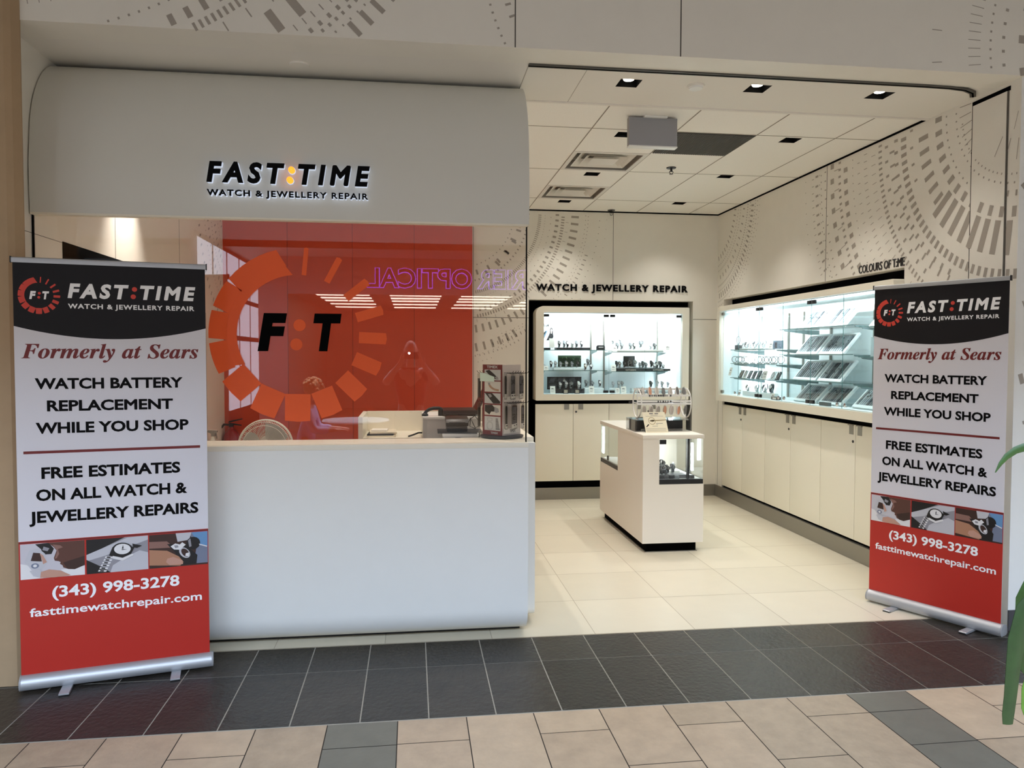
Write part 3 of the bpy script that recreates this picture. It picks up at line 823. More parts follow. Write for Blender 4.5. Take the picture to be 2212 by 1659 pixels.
t = thing('wall_sign', 'black letter sign on the cream back wall above the lit watch display', 'sign', (2.2, YB, 2.36))
letter_parts(t, 'WATCH & JEWELLERY REPAIR', lambda u, v, d: (u, YB - d, v), 1.352, 3.095, 2.321, 2.396, 0.0, 0.012, M_signblack, 0.038, 0, 1.20)
t = thing('wall_sign', 'thin black letter sign on the side wall above the long display case', 'sign', (XR, 5.25, 2.28))
letter_parts(t, 'COLOURS OF T:ME', lambda u, v, d: (XR - d, -u, v), -5.53, -4.977, 2.244, 2.304, 0.0, 0.006, mat('sign_charcoal', (44, 42, 42), 0.5), 0.0, 0, 1.0)

# ---- vinyl clock logo on the service window
M_vinyl = mat('orange_vinyl', (250, 98, 30), 0.5, alpha=0.88)
M_vinylblack = mat('black_vinyl', (2, 2, 2), 0.7, spec=0.05)
t = thing('window_decal', 'big orange clock-dial vinyl decal with two black letters on the service window', 'decal', (-0.618, 4.234, 1.70))
cx, cz, R = -0.613, 1.712, 0.468
for poly in ring_segments(R):
    mb = MB(); mb.prism(poly, lambda u, v, d: (cx + u, 4.2355 - d, cz + v), 0.0, 0.0006)
    build('dial_segment', mb, M_vinyl, t)
for s, u0, u1 in (('F', -0.828, -0.672), ('T', -0.534, -0.383)):
    mb = MB(); add_text(mb, s, fy(4.2355), u0, u1 , 1.622, 1.827, 0.0012, 0, 0.06, 0.17)
    build('letter', mb, M_vinylblack, t, label='black letter')
for x, z in ((-0.607, 1.763), (-0.625, 1.659)):
    mb = MB(); mb.prism([(x + 0.032 * math.cos(2 * PI * k / 32), z + 0.032 * math.sin(2 * PI * k / 32)) for k in range(32)], fy(4.2355), 0, 0.0006)
    build('dot', mb, M_vinyl, t)
# ================================================================== ROLL-UP BANNERS
M_bwhite = mat('banner_white', (222, 220, 228), 0.55)
M_bbright = mat('banner_bright', (250, 250, 252), 0.5)
M_bblack = mat('banner_black', (26, 24, 27), 0.55, spec=0.25)
M_bred = mat('banner_red', (186, 40, 28), 0.5)
M_btext = mat('banner_text_black', (5, 5, 6), 0.6, spec=0.1)
M_bmaroon = mat('banner_maroon', (112, 24, 24), 0.5)
M_bcoral = mat('banner_coral', (214, 66, 52), 0.5)
PH = {n: mat('photo_' + n, c, 0.5) for n, c in (('pale', (204, 200, 208)), ('white', (232, 230, 232)), ('brown', (92, 56, 46)), ('dark', (20, 17, 18)), ('skin', (196, 150, 132)), ('shade', (142, 104, 94)), ('grey', (150, 148, 156)), ('light', (198, 197, 204)), ('blue', (104, 150, 196)), ('slate', (120, 128, 150)), ('tan', (178, 128, 100)), ('deep', (58, 34, 28)))}
PHK = list(PH)
def banner(A, B, label, ztop):
    A = Vector((A[0], A[1], 0)); B = Vector((B[0], B[1], 0)); d = B - A; W = d.length; t = d.normalized(); n = Vector((t.y, -t.x, 0))
    fn = lambda u, z, o: tuple(A + t * (u * W) + n * o + Vector((0, 0, z)))
    mid = (A + B) / 2
    root = thing('rollup_banner', label, 'banner', (mid.x, mid.y, 0), math.atan2(t.y, t.x), 'roll-up banners at the shop front')
    S = ztop - 2.04
    # printed fabric with everything printed on it
    mb = MB(); mats = [M_bwhite, M_bblack, M_bred, M_btext, M_bmaroon, M_bcoral] + [PH[k] for k in PHK] + [M_bbright]; BR = 6 + len(PHK)
    def rect(u0, z0, u1, z1, dd, mi):
        mb.quad(fn(u0, z0, dd), fn(u1, z0, dd), fn(u1, z1, dd), fn(u0, z1, dd), mi)
    uL, uR = 0.0, 0.985
    pts = [(uL, 0.06), (uR, 0.06), (uR, 2.045), (uL, 2.045)]
    mb.prism(pts, fn, -0.0012, 0.0, 0)
    arc = []
    for k in range(25):
        s_ = k / 24; u = uL + (uR - uL) * s_
        arc.append((u, 1.734 - 0.058 * (1 - (2 * s_ - 1) ** 2)))
    mb.add([fn(u, z, 0.0005) for u, z in arc + [(uR, 2.04), (uL, 2.04)]], [list(range(27))], 1)
    rect(uL, 0.072, uR, 0.716, 0.0005, 2)
    cu, cz_, R = 0.1245 * W, 1.879, 0.0865
    f2 = lambda u, v, o: fn(u / W, v, o)
    for poly in ring_segments(R):
        mb.add([f2(cu + a, cz_ + b, 0.001) for a, b in poly], [list(range(len(poly)))], 5)
    add_text(mb, 'F', fn, 0.077, 0.110, 1.861, 1.899, 0.001, BR, 0.06, 0.17); add_text(mb, 'T', fn, 0.141, 0.174, 1.861, 1.899, 0.001, BR, 0.06, 0.17)
    def dot(u, z, r, dd, mi):
        mb.add([f2(u * W + r * math.cos(2 * PI * k / 20), z + r * math.sin(2 * PI * k / 20), dd) for k in range(20)], [list(range(20))], mi)
    dot(0.1265, 1.889, 0.0062, 0.001, 5); dot(0.1235, 1.870, 0.0062, 0.001, 5)
    add_text(mb, 'FAST', fn, 0.264, 0.575, 1.870, 1.940, 0.001, BR, 0.045, 0.17, 1.32)
    add_text(mb, 'TIME', fn, 0.634, 0.931, 1.870, 1.940, 0.001, BR, 0.045, 0.17, 1.32)
    dot(0.605, 1.920, 0.0115, 0.001, 5); dot(0.598, 1.884, 0.0115, 0.001, 5)
    add_text(mb, 'WATCH & JEWELLERY REPAIR', fn, 0.265, 0.924, 1.8205, 1.8435, 0.001, BR, 0.03, 0, 1.16)
    add_text(mb, italic_serif('Formerly at Sears'), fn, 0.033, 0.94, 1.562, 1.653, 0.001, 4, 0.0, 0, 1.0, cap=False)
    add_text(mb, italic_serif('Formerly at Sears'), fn, 0.036, 0.943, 1.5625, 1.6535, 0.0009, 4, 0.0, 0, 1.0, cap=False)
    for s_, u0, u1, z0, z1 in (('WATCH BATTERY', .095, .855, 1.437, 1.489), ('REPLACEMENT', .152, .80, 1.331, 1.383), ('WHILE YOU SHOP', .095, .884, 1.2255, 1.278), ('FREE ESTIMATES', .118, .835, 1.010, 1.065), ('ON ALL WATCH &', .090, .872, .905, .960), ('JEWELLERY REPAIRS', .054, .932, .801, .856)):
        add_text(mb, s_, fn, u0, u1, z0, z1, 0.001, 3, 0.034)
    rect(0.033, 1.131, 0.946, 1.144, 0.001, 4)
    add_text(mb, '(343) 998-3278', fn, .159, .822, .420, .492, 0.001, BR, 0.026, cap=False)
    add_text(mb, 'fasttimewatchrepair.com', fn, .047, .945, .340, .394, 0.001, BR, 0.018, cap=False)
    # the three printed photographs
    rect(0.0, 0.706, uR, 0.7135, 0.0008, 4)
    def photo(u0, u1, bgk, shapes):
        z1, z0 = 0.7035, 0.535
        rect(u0, z0, u1, z1, 0.001, 6 + PHK.index(bgk))
        for lv, (k, pl) in enumerate(shapes):
            mb.add([fn(u0 + (u1 - u0) * x, z1 - (z1 - z0) * y, 0.0013 + 0.0002 * lv) for x, y in pl], [list(range(len(pl)))], 6 + PHK.index(k))
    def ell(x, y, rx, ry, n=18, rot=0.0):
        out = []
        for k in range(n):
            a = 2 * PI * k / n; p, q = rx * math.cos(a), ry * math.sin(a)
            out.append((min(1, max(0, x + p * math.cos(rot) - q * math.sin(rot))), min(1, max(0, y + p * math.sin(rot) + q * math.cos(rot)))))
        return out
    photo(.007, .325, 'pale', [('white', [(.0, .55), (.12, .6), (.2, .85), (.35, 1), (0, 1)]), ('white', [(.62, .8), (1, .74), (1, 1), (.75, 1)]), ('dark', [(.23, .02), (.44, .0), (.52, .18), (.48, .33), (.35, .33), (.32, .17)]), ('grey', [(.36, .10), (.45, .16), (.42, .24), (.34, .2)]),
        ('brown', [(.43, 0), (.52, .14), (.56, .24), (.515, .45), (.53, .53), (.59, .55), (.62, .58), (.61, .63), (.65, .68), (.66, .74), (.74, .80), (.84, .82), (1, .72), (1, 0)]), ('shade', [(.50, .06), (.62, .10), (.66, .16), (.58, .2), (.60, .34), (.56, .46), (.53, .47), (.57, .26)]), ('deep', [(.66, .60), (1, .45), (1, .72), (.84, .82), (.72, .78)]),
        ('light', [(.14, .18), (.28, .14), (.38, .3), (.42, .56), (.34, .74), (.16, .7), (.06, .5)]), ('deep', [(.2, .25), (.31, .28), (.33, .52), (.24, .5), (.16, .48)]), ('skin', [(.30, .28), (.35, .34), (.41, .55), (.35, .6), (.33, .45)]),
        ('light', ell(.225, .63, .09, .11)), ('slate', ell(.225, .63, .062, .075)), ('white', ell(.225, .63, .03, .04)), ('skin', [(.3, .82), (.44, .76), (.62, .82), (.78, .98), (.52, 1), (.3, .98)]), ('light', [(.14, .76), (.32, .74), (.3, .98), (.2, .92)])])
    brace = []
    for i in range(6):
        x = .36 - .022 * i; y = .52 + .075 * i
        brace.append(('white', [(x - .055, y), (x + .075, y + .03), (x + .06, y + .075), (x - .07, y + .045)]))
        brace.append(('dark', [(x - .03, y + .012), (x + .03, y + .028), (x + .02, y + .062), (x - .04, y + .046)]))
    photo(.334, .655, 'grey', [('dark', [(0, 0), (.62, 0), (.25, .28), (0, .47)]), ('light', [(0, .44), (.66, .02), (1, .0), (1, .12), (.3, .5), (0, .62)]), ('dark', [(0, .58), (.28, .86), (.38, 1), (0, 1)]), ('light', [(.38, .98), (.42, .8), (.62, .6), (.86, .42), (1, .5), (1, 1), (.39, 1)])] + brace +
        [('dark', [(.36, .5), (.42, .26), (.78, .3), (.72, .5), (.55, .62)]), ('white', [(.42, .52), (.58, .6), (.74, .5), (.76, .55), (.58, .68), (.42, .60)]), ('dark', ell(.58, .35, .165, .2, rot=-.2)), ('white', ell(.58, .34, .135, .155, rot=-.2)), ('dark', [(.57, .33), (.59, .22), (.60, .33)]), ('dark', [(.57, .34), (.66, .36), (.57, .37)]), ('dark', [(.74, .2), (.9, .28), (.82, .34), (.76, .32)])])
    photo(.661, .981, 'deep', [('slate', [(.68, 0), (1, 0), (1, .95), (.76, .95), (.8, .5)]), ('blue', [(.72, 0), (1, 0), (1, .45), (.86, .42)]), ('light', [(.45, 0), (.72, 0), (.68, .22), (.48, .26)]), ('shade', [(0, .2), (.3, .22), (.42, .42), (0, .4)]), ('dark', [(.3, .3), (.6, .34), (.82, .7), (.8, .96), (.3, .98), (.45, .6)]),
        ('tan', [(0, .44), (.3, .5), (.5, .7), (.58, .88), (.52, .98), (.28, .94), (0, .9)]), ('skin', [(.3, .74), (.4, .7), (.56, .82), (.57, .94), (.34, .94), (.28, .84)]), ('light', ell(.60, .6, .085, .17, rot=-.3)), ('deep', ell(.61, .6, .06, .135, rot=-.3)), ('white', [(.36, .38), (.44, .3), (.52, .34), (.56, .28), (.62, .36), (.52, .5), (.42, .48)]), ('grey', [(.42, .36), (.48, .36), (.5, .42), (.44, .44)]),
        ('dark', ell(.75, .33, .12, .19)), ('grey', [(.66, .24), (.70, .18), (.72, .42), (.68, .44)]), ('white', [(.85, .36), (.99, .44), (.99, .475), (.85, .39)]), ('white', [(.62, .62), (.68, .6), (.67, .72), (.61, .7)])])
    build('printed_panel', mb, mats, root)
    mb = MB()
    prof = [(-0.030, 0.012), (0.026, 0.012), (0.034, 0.022), (0.036, 0.040), (0.030, 0.058), (0.014, 0.074), (0.004, 0.078), (-0.004, 0.078), (-0.03, 0.07), (-0.044, 0.05), (-0.044, 0.024)]
    c0 = -0.002; v = []
    mb.prism(prof, lambda o, z, u: fn(u, z, o), 0.004, 0.996)
    build('cassette', mb, M_alu, root, smooth=True)
    for u0, u1 in ((-0.006, 0.004), (0.996, 1.006)):
        mb = MB(); mb.prism([(o * 1.02, z) for o, z in prof], lambda o, z, u: fn(u, z, o), u0, u1)
        build('end_cap', mb, mat('cap_grey', (150, 150, 152), 0.4), root, bevel=0.001)
    mb = MB(); mb.prism([(-0.008, 2.030), (0.006, 2.030), (0.008, 2.040), (0.006, 2.052), (0.0, 2.056), (-0.008, 2.052)], lambda o, z, u: fn(u, z, o), -0.006, 0.99)
    build('top_rail', mb, M_alu, root, smooth=True)
    for u in (-0.011, 0.99):
        mb = MB(); mb.prism([(-0.009, 2.028), (0.009, 2.028), (0.009, 2.058), (-0.009, 2.058)], lambda o, z, k: fn(k, z, o), u, u + 0.006)
        build('rail_cap', mb, M_plastic, root)
    mb = MB(); mb.tube([fn(0.5, 0.06, -0.02), fn(0.5, 2.03, -0.014)], 0.008, 10); build('pole', mb, M_alu, root, smooth=True)
    for u in (0.233, 0.80):
        mb = MB()
        mb.prism([(-0.05, 0.003), (0.122, 0.003), (0.126, 0.006), (0.126, 0.010), (0.122, 0.013), (-0.05, 0.013)], lambda o, z, k: fn(k, z, o), u - 0.026, u + 0.026)
        mb.prism([(0.105, 0.0), (0.128, 0.0), (0.128, 0.004), (0.105, 0.004)], lambda o, z, k: fn(k, z, o), u - 0.026, u + 0.026, 1)
        build('foot', mb, [M_alu, M_plastic], root)
    return root
banner((-1.845, 3.818), (-1.0234, 4.0088), 'tall roll-up banner beside the tan column, in front of the service counter', 2.04)
banner((2.966, 4.575), (3.33, 3.862), 'tall roll-up banner angled beside the entrance pier, in front of the long display case', 2.04)
# ================================================================== SERVICE COUNTER AND BOOTH
t = thing('service_counter', 'long white service counter with rounded foot under the window', 'counter', (-0.65, 4.35, 0))
mb = MB()
foot = [(4.2, 1.085), (4.2, 0.17)] + [(4.2 + 0.13 * (1 - math.cos(a)), 0.17 - 0.142 * math.sin(a)) for a in [k * PI / 2 / 10 for k in range(1, 11)]] + [(4.46, 0.028), (4.46, 1.085)]
mb.prism(foot, lambda u, v, d: (d, u, v), -1.945, 0.645)
build('front_panel', mb, M_counter, t, smooth=True)
mb = MB(); mb.box(-1.945, 4.2, 1.085, 0.646, 4.49, 1.112); build('worktop', mb, M_cream, t, bevel=0.002)
mb = MB(); mb.box(0.45, 4.491, 1.085, 0.722, 5.62, 1.112); build('return_top', mb, M_cream, t, bevel=0.002)
mb = MB()
sp2 = [(4.42, 1.085), (4.42, 0.10)] + [(4.42 + 0.05 * (1 - math.cos(a)), 0.10 - 0.05 * math.sin(a)) for a in [k * PI / 2 / 6 for k in range(1, 7)]] + [(5.6, 0.05), (5.6, 1.085)]
mb.prism(sp2, lambda u, v, d: (d, u, v), 0.650, 0.720); build('side_panel', mb, M_counter, t, smooth=True)
mb = MB(); mb.box(-1.94, 4.36, 0.0, 0.62, 4.46, 0.028); mb.box(0.50, 4.46, 0, 0.66, 5.6, 0.05); build('plinth', mb, M_darkmetal, t)

# work bench unit behind the counter
t = thing('work_bench', 'cream office bench with a tall rear upstand behind the service window', 'bench', (0.13, 5.5, 0))
mb = MB(); mb.box(-0.355, 5.74, 0.0, 0.62, 5.77, 1.184); build('rear_upstand', mb, M_cream, t)
mb = MB(); mb.box(-0.365, 5.2, 0.0, -0.335, 5.77, 1.184); build('end_panel', mb, M_cream, t)
mb = MB(); mb.box(-0.335, 5.24, 1.01, 0.066, 5.74, 1.035); build('bench_top', mb, M_cream, t)
mb = MB(); mb.box(-0.335, 5.27, 0.86, 0.066, 5.29, 0.985); build('drawer_front', mb, M_cream, t)
mb = MB(); mb.box(-0.335, 5.29, 0.0, 0.066, 5.72, 0.86); build('carcass', mb, M_cream, t)
t = thing('tall_cabinet', 'grey white raised cabinet beside the cream bench, carrying the open laptop', 'cabinet', (0.27, 5.25, 0))
mb = MB(); mb.box(0.068, 5.02, 0.0, 0.445, 5.5, 1.18); build('body', mb, mat('cabinet_grey', (196, 194, 190), 0.45), t)
mb = MB(); mb.box(0.066, 5.015, 1.18, 0.447, 5.5, 1.194); build('top', mb, M_white, t)
t = thing('low_cabinet', 'low cabinet with black mat standing before the raised cabinet', 'cabinet', (0.29, 4.85, 0))
mb = MB(); mb.box(0.19, 4.74, 0.0, 0.41, 5.01, 1.095); build('body', mb, mat('cabinet_grey', (196, 194, 190), 0.45), t)
mb = MB(); mb.box(0.185, 4.735, 1.095, 0.412, 5.01, 1.112); build('top', mb, M_white, t)
mb = MB(); mb.prism([(0.155, 4.75), (0.40, 4.72), (0.445, 4.98), (0.16, 5.0)], lambda u, v, d: (u, v, d), 1.1125, 1.118)
tag(build('desk_mat', mb, M_plastic, bevel=0.001), 'thin black mat under the card printer behind the window', 'mat')
# printer / terminal
t = thing('receipt_printer', 'small black receipt printer standing on the black mat', 'printer', (0.285, 4.87, 1.118))
mb = MB(); mb.prism([(4.80, 1.118), (4.80, 1.15), (4.83, 1.168), (4.95, 1.172), (4.96, 1.118)], lambda u, v, d: (d, u, v), 0.215, 0.345); build('base', mb, M_plastic, t, bevel=0.004)
mb = MB(); mb.prism([(4.79, 1.152), (4.785, 1.175), (4.81, 1.198), (4.93, 1.212), (4.95, 1.175), (4.84, 1.171)], lambda u, v, d: (d, u, v), 0.208, 0.352); build('cover', mb, M_plastic, t, bevel=0.005)
mb = MB(); mb.box(0.23, 4.783, 1.178, 0.33, 4.79, 1.184); build('paper_slot', mb, M_greyplastic, t)
# laptop seen from its side
t = thing('laptop', 'open black laptop with its dark screen tilted, on the raised cabinet', 'laptop', (0.33, 5.2, 1.194))
mb = MB(); mb.box(0.20, 5.06, 1.205, 0.445, 5.40, 1.232); build('base', mb, mat('laptop_dark', (46, 34, 30), 0.4), t, bevel=0.003)
mb = MB(); mb.obox(Matrix.Translation((0.475, 5.23, 1.315)) @ Matrix.Rotation(math.radians(26), 4, 'Y'), 0.012, 0.34, 0.20); build('screen', mb, mat('laptop_lid', (60, 36, 32), 0.35), t, bevel=0.003)
mb = MB(); mb.box(0.22, 5.08, 1.194, 0.24, 5.38, 1.206); mb.box(0.40, 5.08, 1.194, 0.42, 5.38, 1.206); build('riser', mb, M_plastic, t)
mb = MB(); mb.box(0.22, 5.09, 1.232, 0.42, 5.37, 1.2335); build('keyboard', mb, M_plastic, t)
# handset, cables
t = thing('telephone_handset', 'curved black telephone handset lying on the raised cabinet', 'telephone', (0.13, 5.12, 1.194))
mb = MB(); arc = [(0.075, 5.12, 1.203), (0.088, 5.12, 1.222), (0.11, 5.12, 1.238), (0.14, 5.12, 1.246), (0.175, 5.12, 1.246), (0.195, 5.12, 1.24)]
mb.tube(arc, [0.010, 0.011, 0.012, 0.012, 0.012, 0.011], 10); build('grip', mb, M_plastic, t, smooth=True)
mb = MB(); mb.lathe([(0.001, 1.194), (0.022, 1.195), (0.022, 1.206), (0.012, 1.214)], lambda a, b, c: (0.082 + a, 5.12 + b, c), 14); build('earpiece', mb, M_plastic, t, smooth=True)
mb = MB(); mb.lathe([(0.001, 1.194), (0.020, 1.195), (0.020, 1.23), (0.012, 1.244)], lambda a, b, c: (0.19 + a, 5.12 + b, c), 14); build('mouthpiece', mb, M_plastic, t, smooth=True)
mb = MB(); mb.tube([(0.345, 4.86, 1.15), (0.37, 4.86, 1.20), (0.385, 4.86, 1.165), (0.40, 4.87, 1.135), (0.425, 4.87, 1.145), (0.42, 4.88, 1.185), (0.40, 4.9, 1.21), (0.375, 4.92, 1.19), (0.37, 4.93, 1.14), (0.41, 4.94, 1.122)], 0.0028, 6)
tag(build('power_cable', mb, M_plastic), 'looped thin black cable hanging beside the receipt printer', 'cable')
mb = MB(); mb.tube([(-0.03, 5.3, 1.039), (0.0, 5.32, 1.046), (0.04, 5.33, 1.06), (0.066, 5.33, 1.06)], 0.006, 6)
tag(build('bench_cable', mb, M_plastic), 'short black cable at the end of the cream bench', 'cable')
mb = MB(); mb.box(0.27, 4.62, 1.1125, 0.300, 4.65, 1.125, 0)
t = thing('small_bottle', 'small bottle with dark blue cap behind the counter edge', 'bottle', (0.275, 4.64, 0.96))
mb = MB(); mb.lathe([(0.001, 0.96), (0.024, 0.96), (0.024, 1.045), (0.014, 1.06), (0.014, 1.065)], lambda a, b, c: (0.275 + a, 4.64 + b, c), 16); build('body', mb, mat('bottle_blue', (110, 150, 190), 0.25), t, smooth=True)
mb = MB(); mb.lathe([(0.018, 1.065), (0.018, 1.098), (0.001, 1.10)], lambda a, b, c: (0.275 + a, 4.64 + b, c), 16); build('cap', mb, mat('cap_navy', (24, 32, 52), 0.4), t, smooth=True)
t = thing('inner_shelf', 'white shelf under the counter top behind the window', 'shelf', (0.2, 4.6, 0.94))
mb = MB(); mb.box(-1.9, 4.47, 0.94, 0.44, 4.735, 0.958); build('board', mb, M_white, t)
mb = MB(); mb.box(-1.9, 4.463, 0.90, 0.44, 4.4705, 0.958); build('cleat', mb, M_white, t)
# papers
for (x0, y0, z0, x1, y1, z1, rot, m, lb) in ((-0.31, 5.29, 1.0355, -0.12, 5.52, 1.046, 0.04, 'paper_warm', 'wide pad of paper at the base of the pile on the cream bench'), (-0.31, 5.30, 1.046, -0.13, 5.51, 1.056, -0.03, 'pad_black', 'black covered notebook in the middle of the pile on the cream bench'), (-0.30, 5.31, 1.056, -0.115, 5.53, 1.068, 0.06, 'paper_warm', 'white sheaf with curled corner near the top of the pile on the bench'), (-0.285, 5.33, 1.068, -0.175, 5.45, 1.082, -0.05, 'paper_white2', 'small white notebook topmost of the pile on the cream bench')):
    mb = MB(); cx, cy = (x0 + x1) / 2, (y0 + y1) / 2
    mb.obox(Matrix.Translation((cx, cy, (z0 + z1) / 2)) @ Matrix.Rotation(rot, 4, 'Z'), x1 - x0, y1 - y0, z1 - z0)
    tag(build('notebook', mb, mat(m, {'paper_warm': (222, 212, 190), 'pad_black': (26, 25, 26), 'paper_white2': (236, 232, 222)}[m], 0.6), bevel=0.001), lb, 'notebook', 'papers on the cream bench')
# pedestal fan
FX, FY, FZ, FR = -0.932, 5.0, 1.02, 0.168
t = thing('pedestal_fan', 'round white pedestal fan showing above the counter edge', 'fan', (FX, FY, 0))
M_fan = mat('fan_white', (222, 216, 202), 0.4)
mb = MB(); ff = lambda r, a, y: (FX + r * math.sin(a), FY + y, FZ + r * math.cos(a))
for r, y in ((FR, 0.0), (FR * 0.995, -0.02), (FR * 0.93, -0.042), (FR * 0.80, -0.052), (FR * 0.26, -0.058)):
    mb.tube([ff(r, 2 * PI * k / 48, y) for k in range(48)], 0.0035 if r > FR * .98 else 0.002, 6, closed=True)
for k in range(100):
    a = 2 * PI * k / 100
    mb.tube([ff(FR, a, 0), ff(FR * 0.985, a, -0.025), ff(FR * 0.9, a, -0.045), ff(FR * 0.26, a + 0.12, -0.058)], 0.0011, 4, cap=False)
build('front_guard', mb, M_fan, t)
mb = MB()
for k in range(80):
    a = 2 * PI * k / 80
    mb.tube([ff(FR, a, 0.004), ff(FR * 0.95, a, 0.04), ff(FR * 0.3, a, 0.075)], 0.0011, 4, cap=False)
mb.tube([ff(FR, 2 * PI * k / 48, 0.006) for k in range(48)], 0.004, 6, closed=True)
build('rear_guard', mb, M_fan, t)
for b in range(3):
    mb = MB(); a0 = 2 * PI * b / 3
    n = 8; v = []; f = []
    for i in range(n + 1):
        for j in range(5):
            r = FR * (0.2 + 0.68 * i / n); a = a0 + (j / 4) * (1.15 + 0.25 * math.sin(PI * i / n)); v.append(ff(r, a, -0.01 + 0.028 * (j / 4) - 0.01))
    for i in range(n):
        for j in range(4):
            f.append((i * 5 + j, i * 5 + j + 1, (i + 1) * 5 + j + 1, (i + 1) * 5 + j))
    mb.add(v, f); build('blade', mb, mat('fan_blade', (176, 176, 168), 0.4), t, smooth=True)
mb = MB(); mb.lathe([(0.001, -0.066), (0.040, -0.062), (0.045, -0.05), (0.04, 0.0)], lambda a, b, c: (FX + a, FY + c, FZ + b), 24); build('hub_cap', mb, M_fan, t, smooth=True)
mb = MB(); mb.lathe([(0.055, 0.06), (0.06, 0.10), (0.05, 0.17), (0.001, 0.18)], lambda a, b, c: (FX + a, FY + c, FZ + b), 20); build('motor', mb, M_fan, t, smooth=True)
mb = MB(); mb.tube([(FX, FY + 0.12, 0.03), (FX, FY + 0.12, 0.96)], 0.014, 12); build('pole', mb, M_fan, t)
mb = MB(); mb.lathe([(0.001, 0.0), (0.19, 0.0), (0.18, 0.02), (0.03, 0.04), (0.02, 0.08)], lambda a, b, c: (FX + a, FY + 0.12 + b, c), 28); build('base', mb, M_fan, t, smooth=True)
# fire extinguisher on the red wall
EX, EY = -1.86, 8.13
t = thing('fire_extinguisher', 'red fire extinguisher with black hose hung on the red wall', 'fire extinguisher', (EX, EY, 0.40))
fe = lambda a, b, c: (EX + a, EY + b, c)
mb = MB(); mb.lathe([(0.001, 0.40), (0.075, 0.41), (0.08, 0.43), (0.08, 0.74), (0.065, 0.80), (0.028, 0.835), (0.026, 0.86)], fe, 24); build('cylinder', mb, mat('extinguisher_red', (150, 22, 18), 0.3), t, smooth=True)
mb = MB(); mb.lathe([(0.0812, 0.52), (0.0812, 0.70)], fe, 24, cap=False); build('label', mb, mat('label_pale', (206, 200, 190), 0.5), t)
mb = MB(); mb.box(EX - 0.02, EY - 0.02, 0.86, EX + 0.02, EY + 0.02, 0.89); mb.prism([(-0.03, 0.90), (0.11, 0.935), (0.11, 0.945), (-0.02, 0.92)], lambda u, v, d: (EX + u, EY + d, v), -0.012, 0.012); mb.prism([(-0.02, 0.885), (0.10, 0.87), (0.10, 0.88), (-0.02, 0.90)], lambda u, v, d: (EX + u, EY + d, v), -0.012, 0.012); build('valve_handle', mb, M_plastic, t)
mb = MB(); mb.tube([fe(-0.02, 0, 0.88), fe(-0.07, -0.01, 0.885), fe(-0.105, -0.02, 0.84), fe(-0.11, -0.03, 0.70), fe(-0.10, -0.03, 0.52)], 0.012, 10); build('hose', mb, M_plastic, t, smooth=True)
mb = MB(); mb.box(EX - 0.03, EY + 0.07, 0.6, EX + 0.03, 8.234, 0.72); build('bracket', mb, M_darkmetal, t)
# side bench with spray bottles
t = thing('side_bench', 'low white bench along the side wall inside the service booth', 'bench', (-1.6, 5.1, 0))
mb = MB(); mb.box(-1.94, 4.80, 0.90, -1.16, 5.40, 0.93); build('top', mb, M_cream, t)
mb = MB(); mb.box(-1.92, 4.85, 0, -1.18, 5.38, 0.90); build('carcass', mb, M_cream, t)
for k, (x, y, lb, cc) in enumerate(((-1.255, 5.0, 'white spray bottle with grey trigger beside the pedestal fan', (206, 200, 188)), (-1.345, 5.02, 'dark squat bottle next to the white spray bottle', (52, 48, 46)))):
    t = thing('spray_bottle', lb, 'bottle', (x, y, 0.93))
    fb = lambda a, b, c: (x + a, y + b, c)
    mb = MB(); mb.lathe([(0.001, 0.93), (0.030, 0.93), (0.031, 1.02), (0.022, 1.05), (0.011, 1.075), (0.011, 1.085)] if k == 0 else [(0.001, 0.93), (0.03, 0.93), (0.03, 1.03), (0.016, 1.05), (0.016, 1.06)], fb, 18); build('body', mb, mat('bottle_%d' % k, cc, 0.35), t, smooth=True)
    mb = MB()
    if k == 0:
        mb.prism([(-0.012, 1.085), (0.012, 1.085), (0.014, 1.105), (0.026, 1.11), (0.026, 1.122), (-0.03, 1.126), (-0.034, 1.112), (-0.012, 1.104)], lambda u, v, d: (x + u, y + d, v), -0.011, 0.011)
        mb.prism([(0.014, 1.105), (0.020, 1.105), (0.026, 1.07), (0.020, 1.07)], lambda u, v, d: (x + u, y + d, v), -0.006, 0.006)
    else:
        mb.lathe([(0.02, 1.06), (0.02, 1.085), (0.001, 1.09)], fb, 14)
    build('trigger_head' if k == 0 else 'cap', mb, mat('trigger_grey', (120, 112, 104), 0.4) if k == 0 else M_plastic, t)
# dark cord hanging on the side wall
mb = MB(); mb.tube([(XL + 0.004, 7.3, 1.62), (XL + 0.012, 7.29, 1.56), (XL + 0.02, 7.31, 1.50), (XL + 0.012, 7.28, 1.46), (XL + 0.016, 7.31, 1.40), (XL + 0.01, 7.3, 1.36)], [0.004, 0.02, 0.008, 0.026, 0.012, 0.02], 8)
tag(build('key_bunch', mb, M_plastic, smooth=True), 'dark bunch of keys hanging on the side wall beside the left banner edge', 'keys')

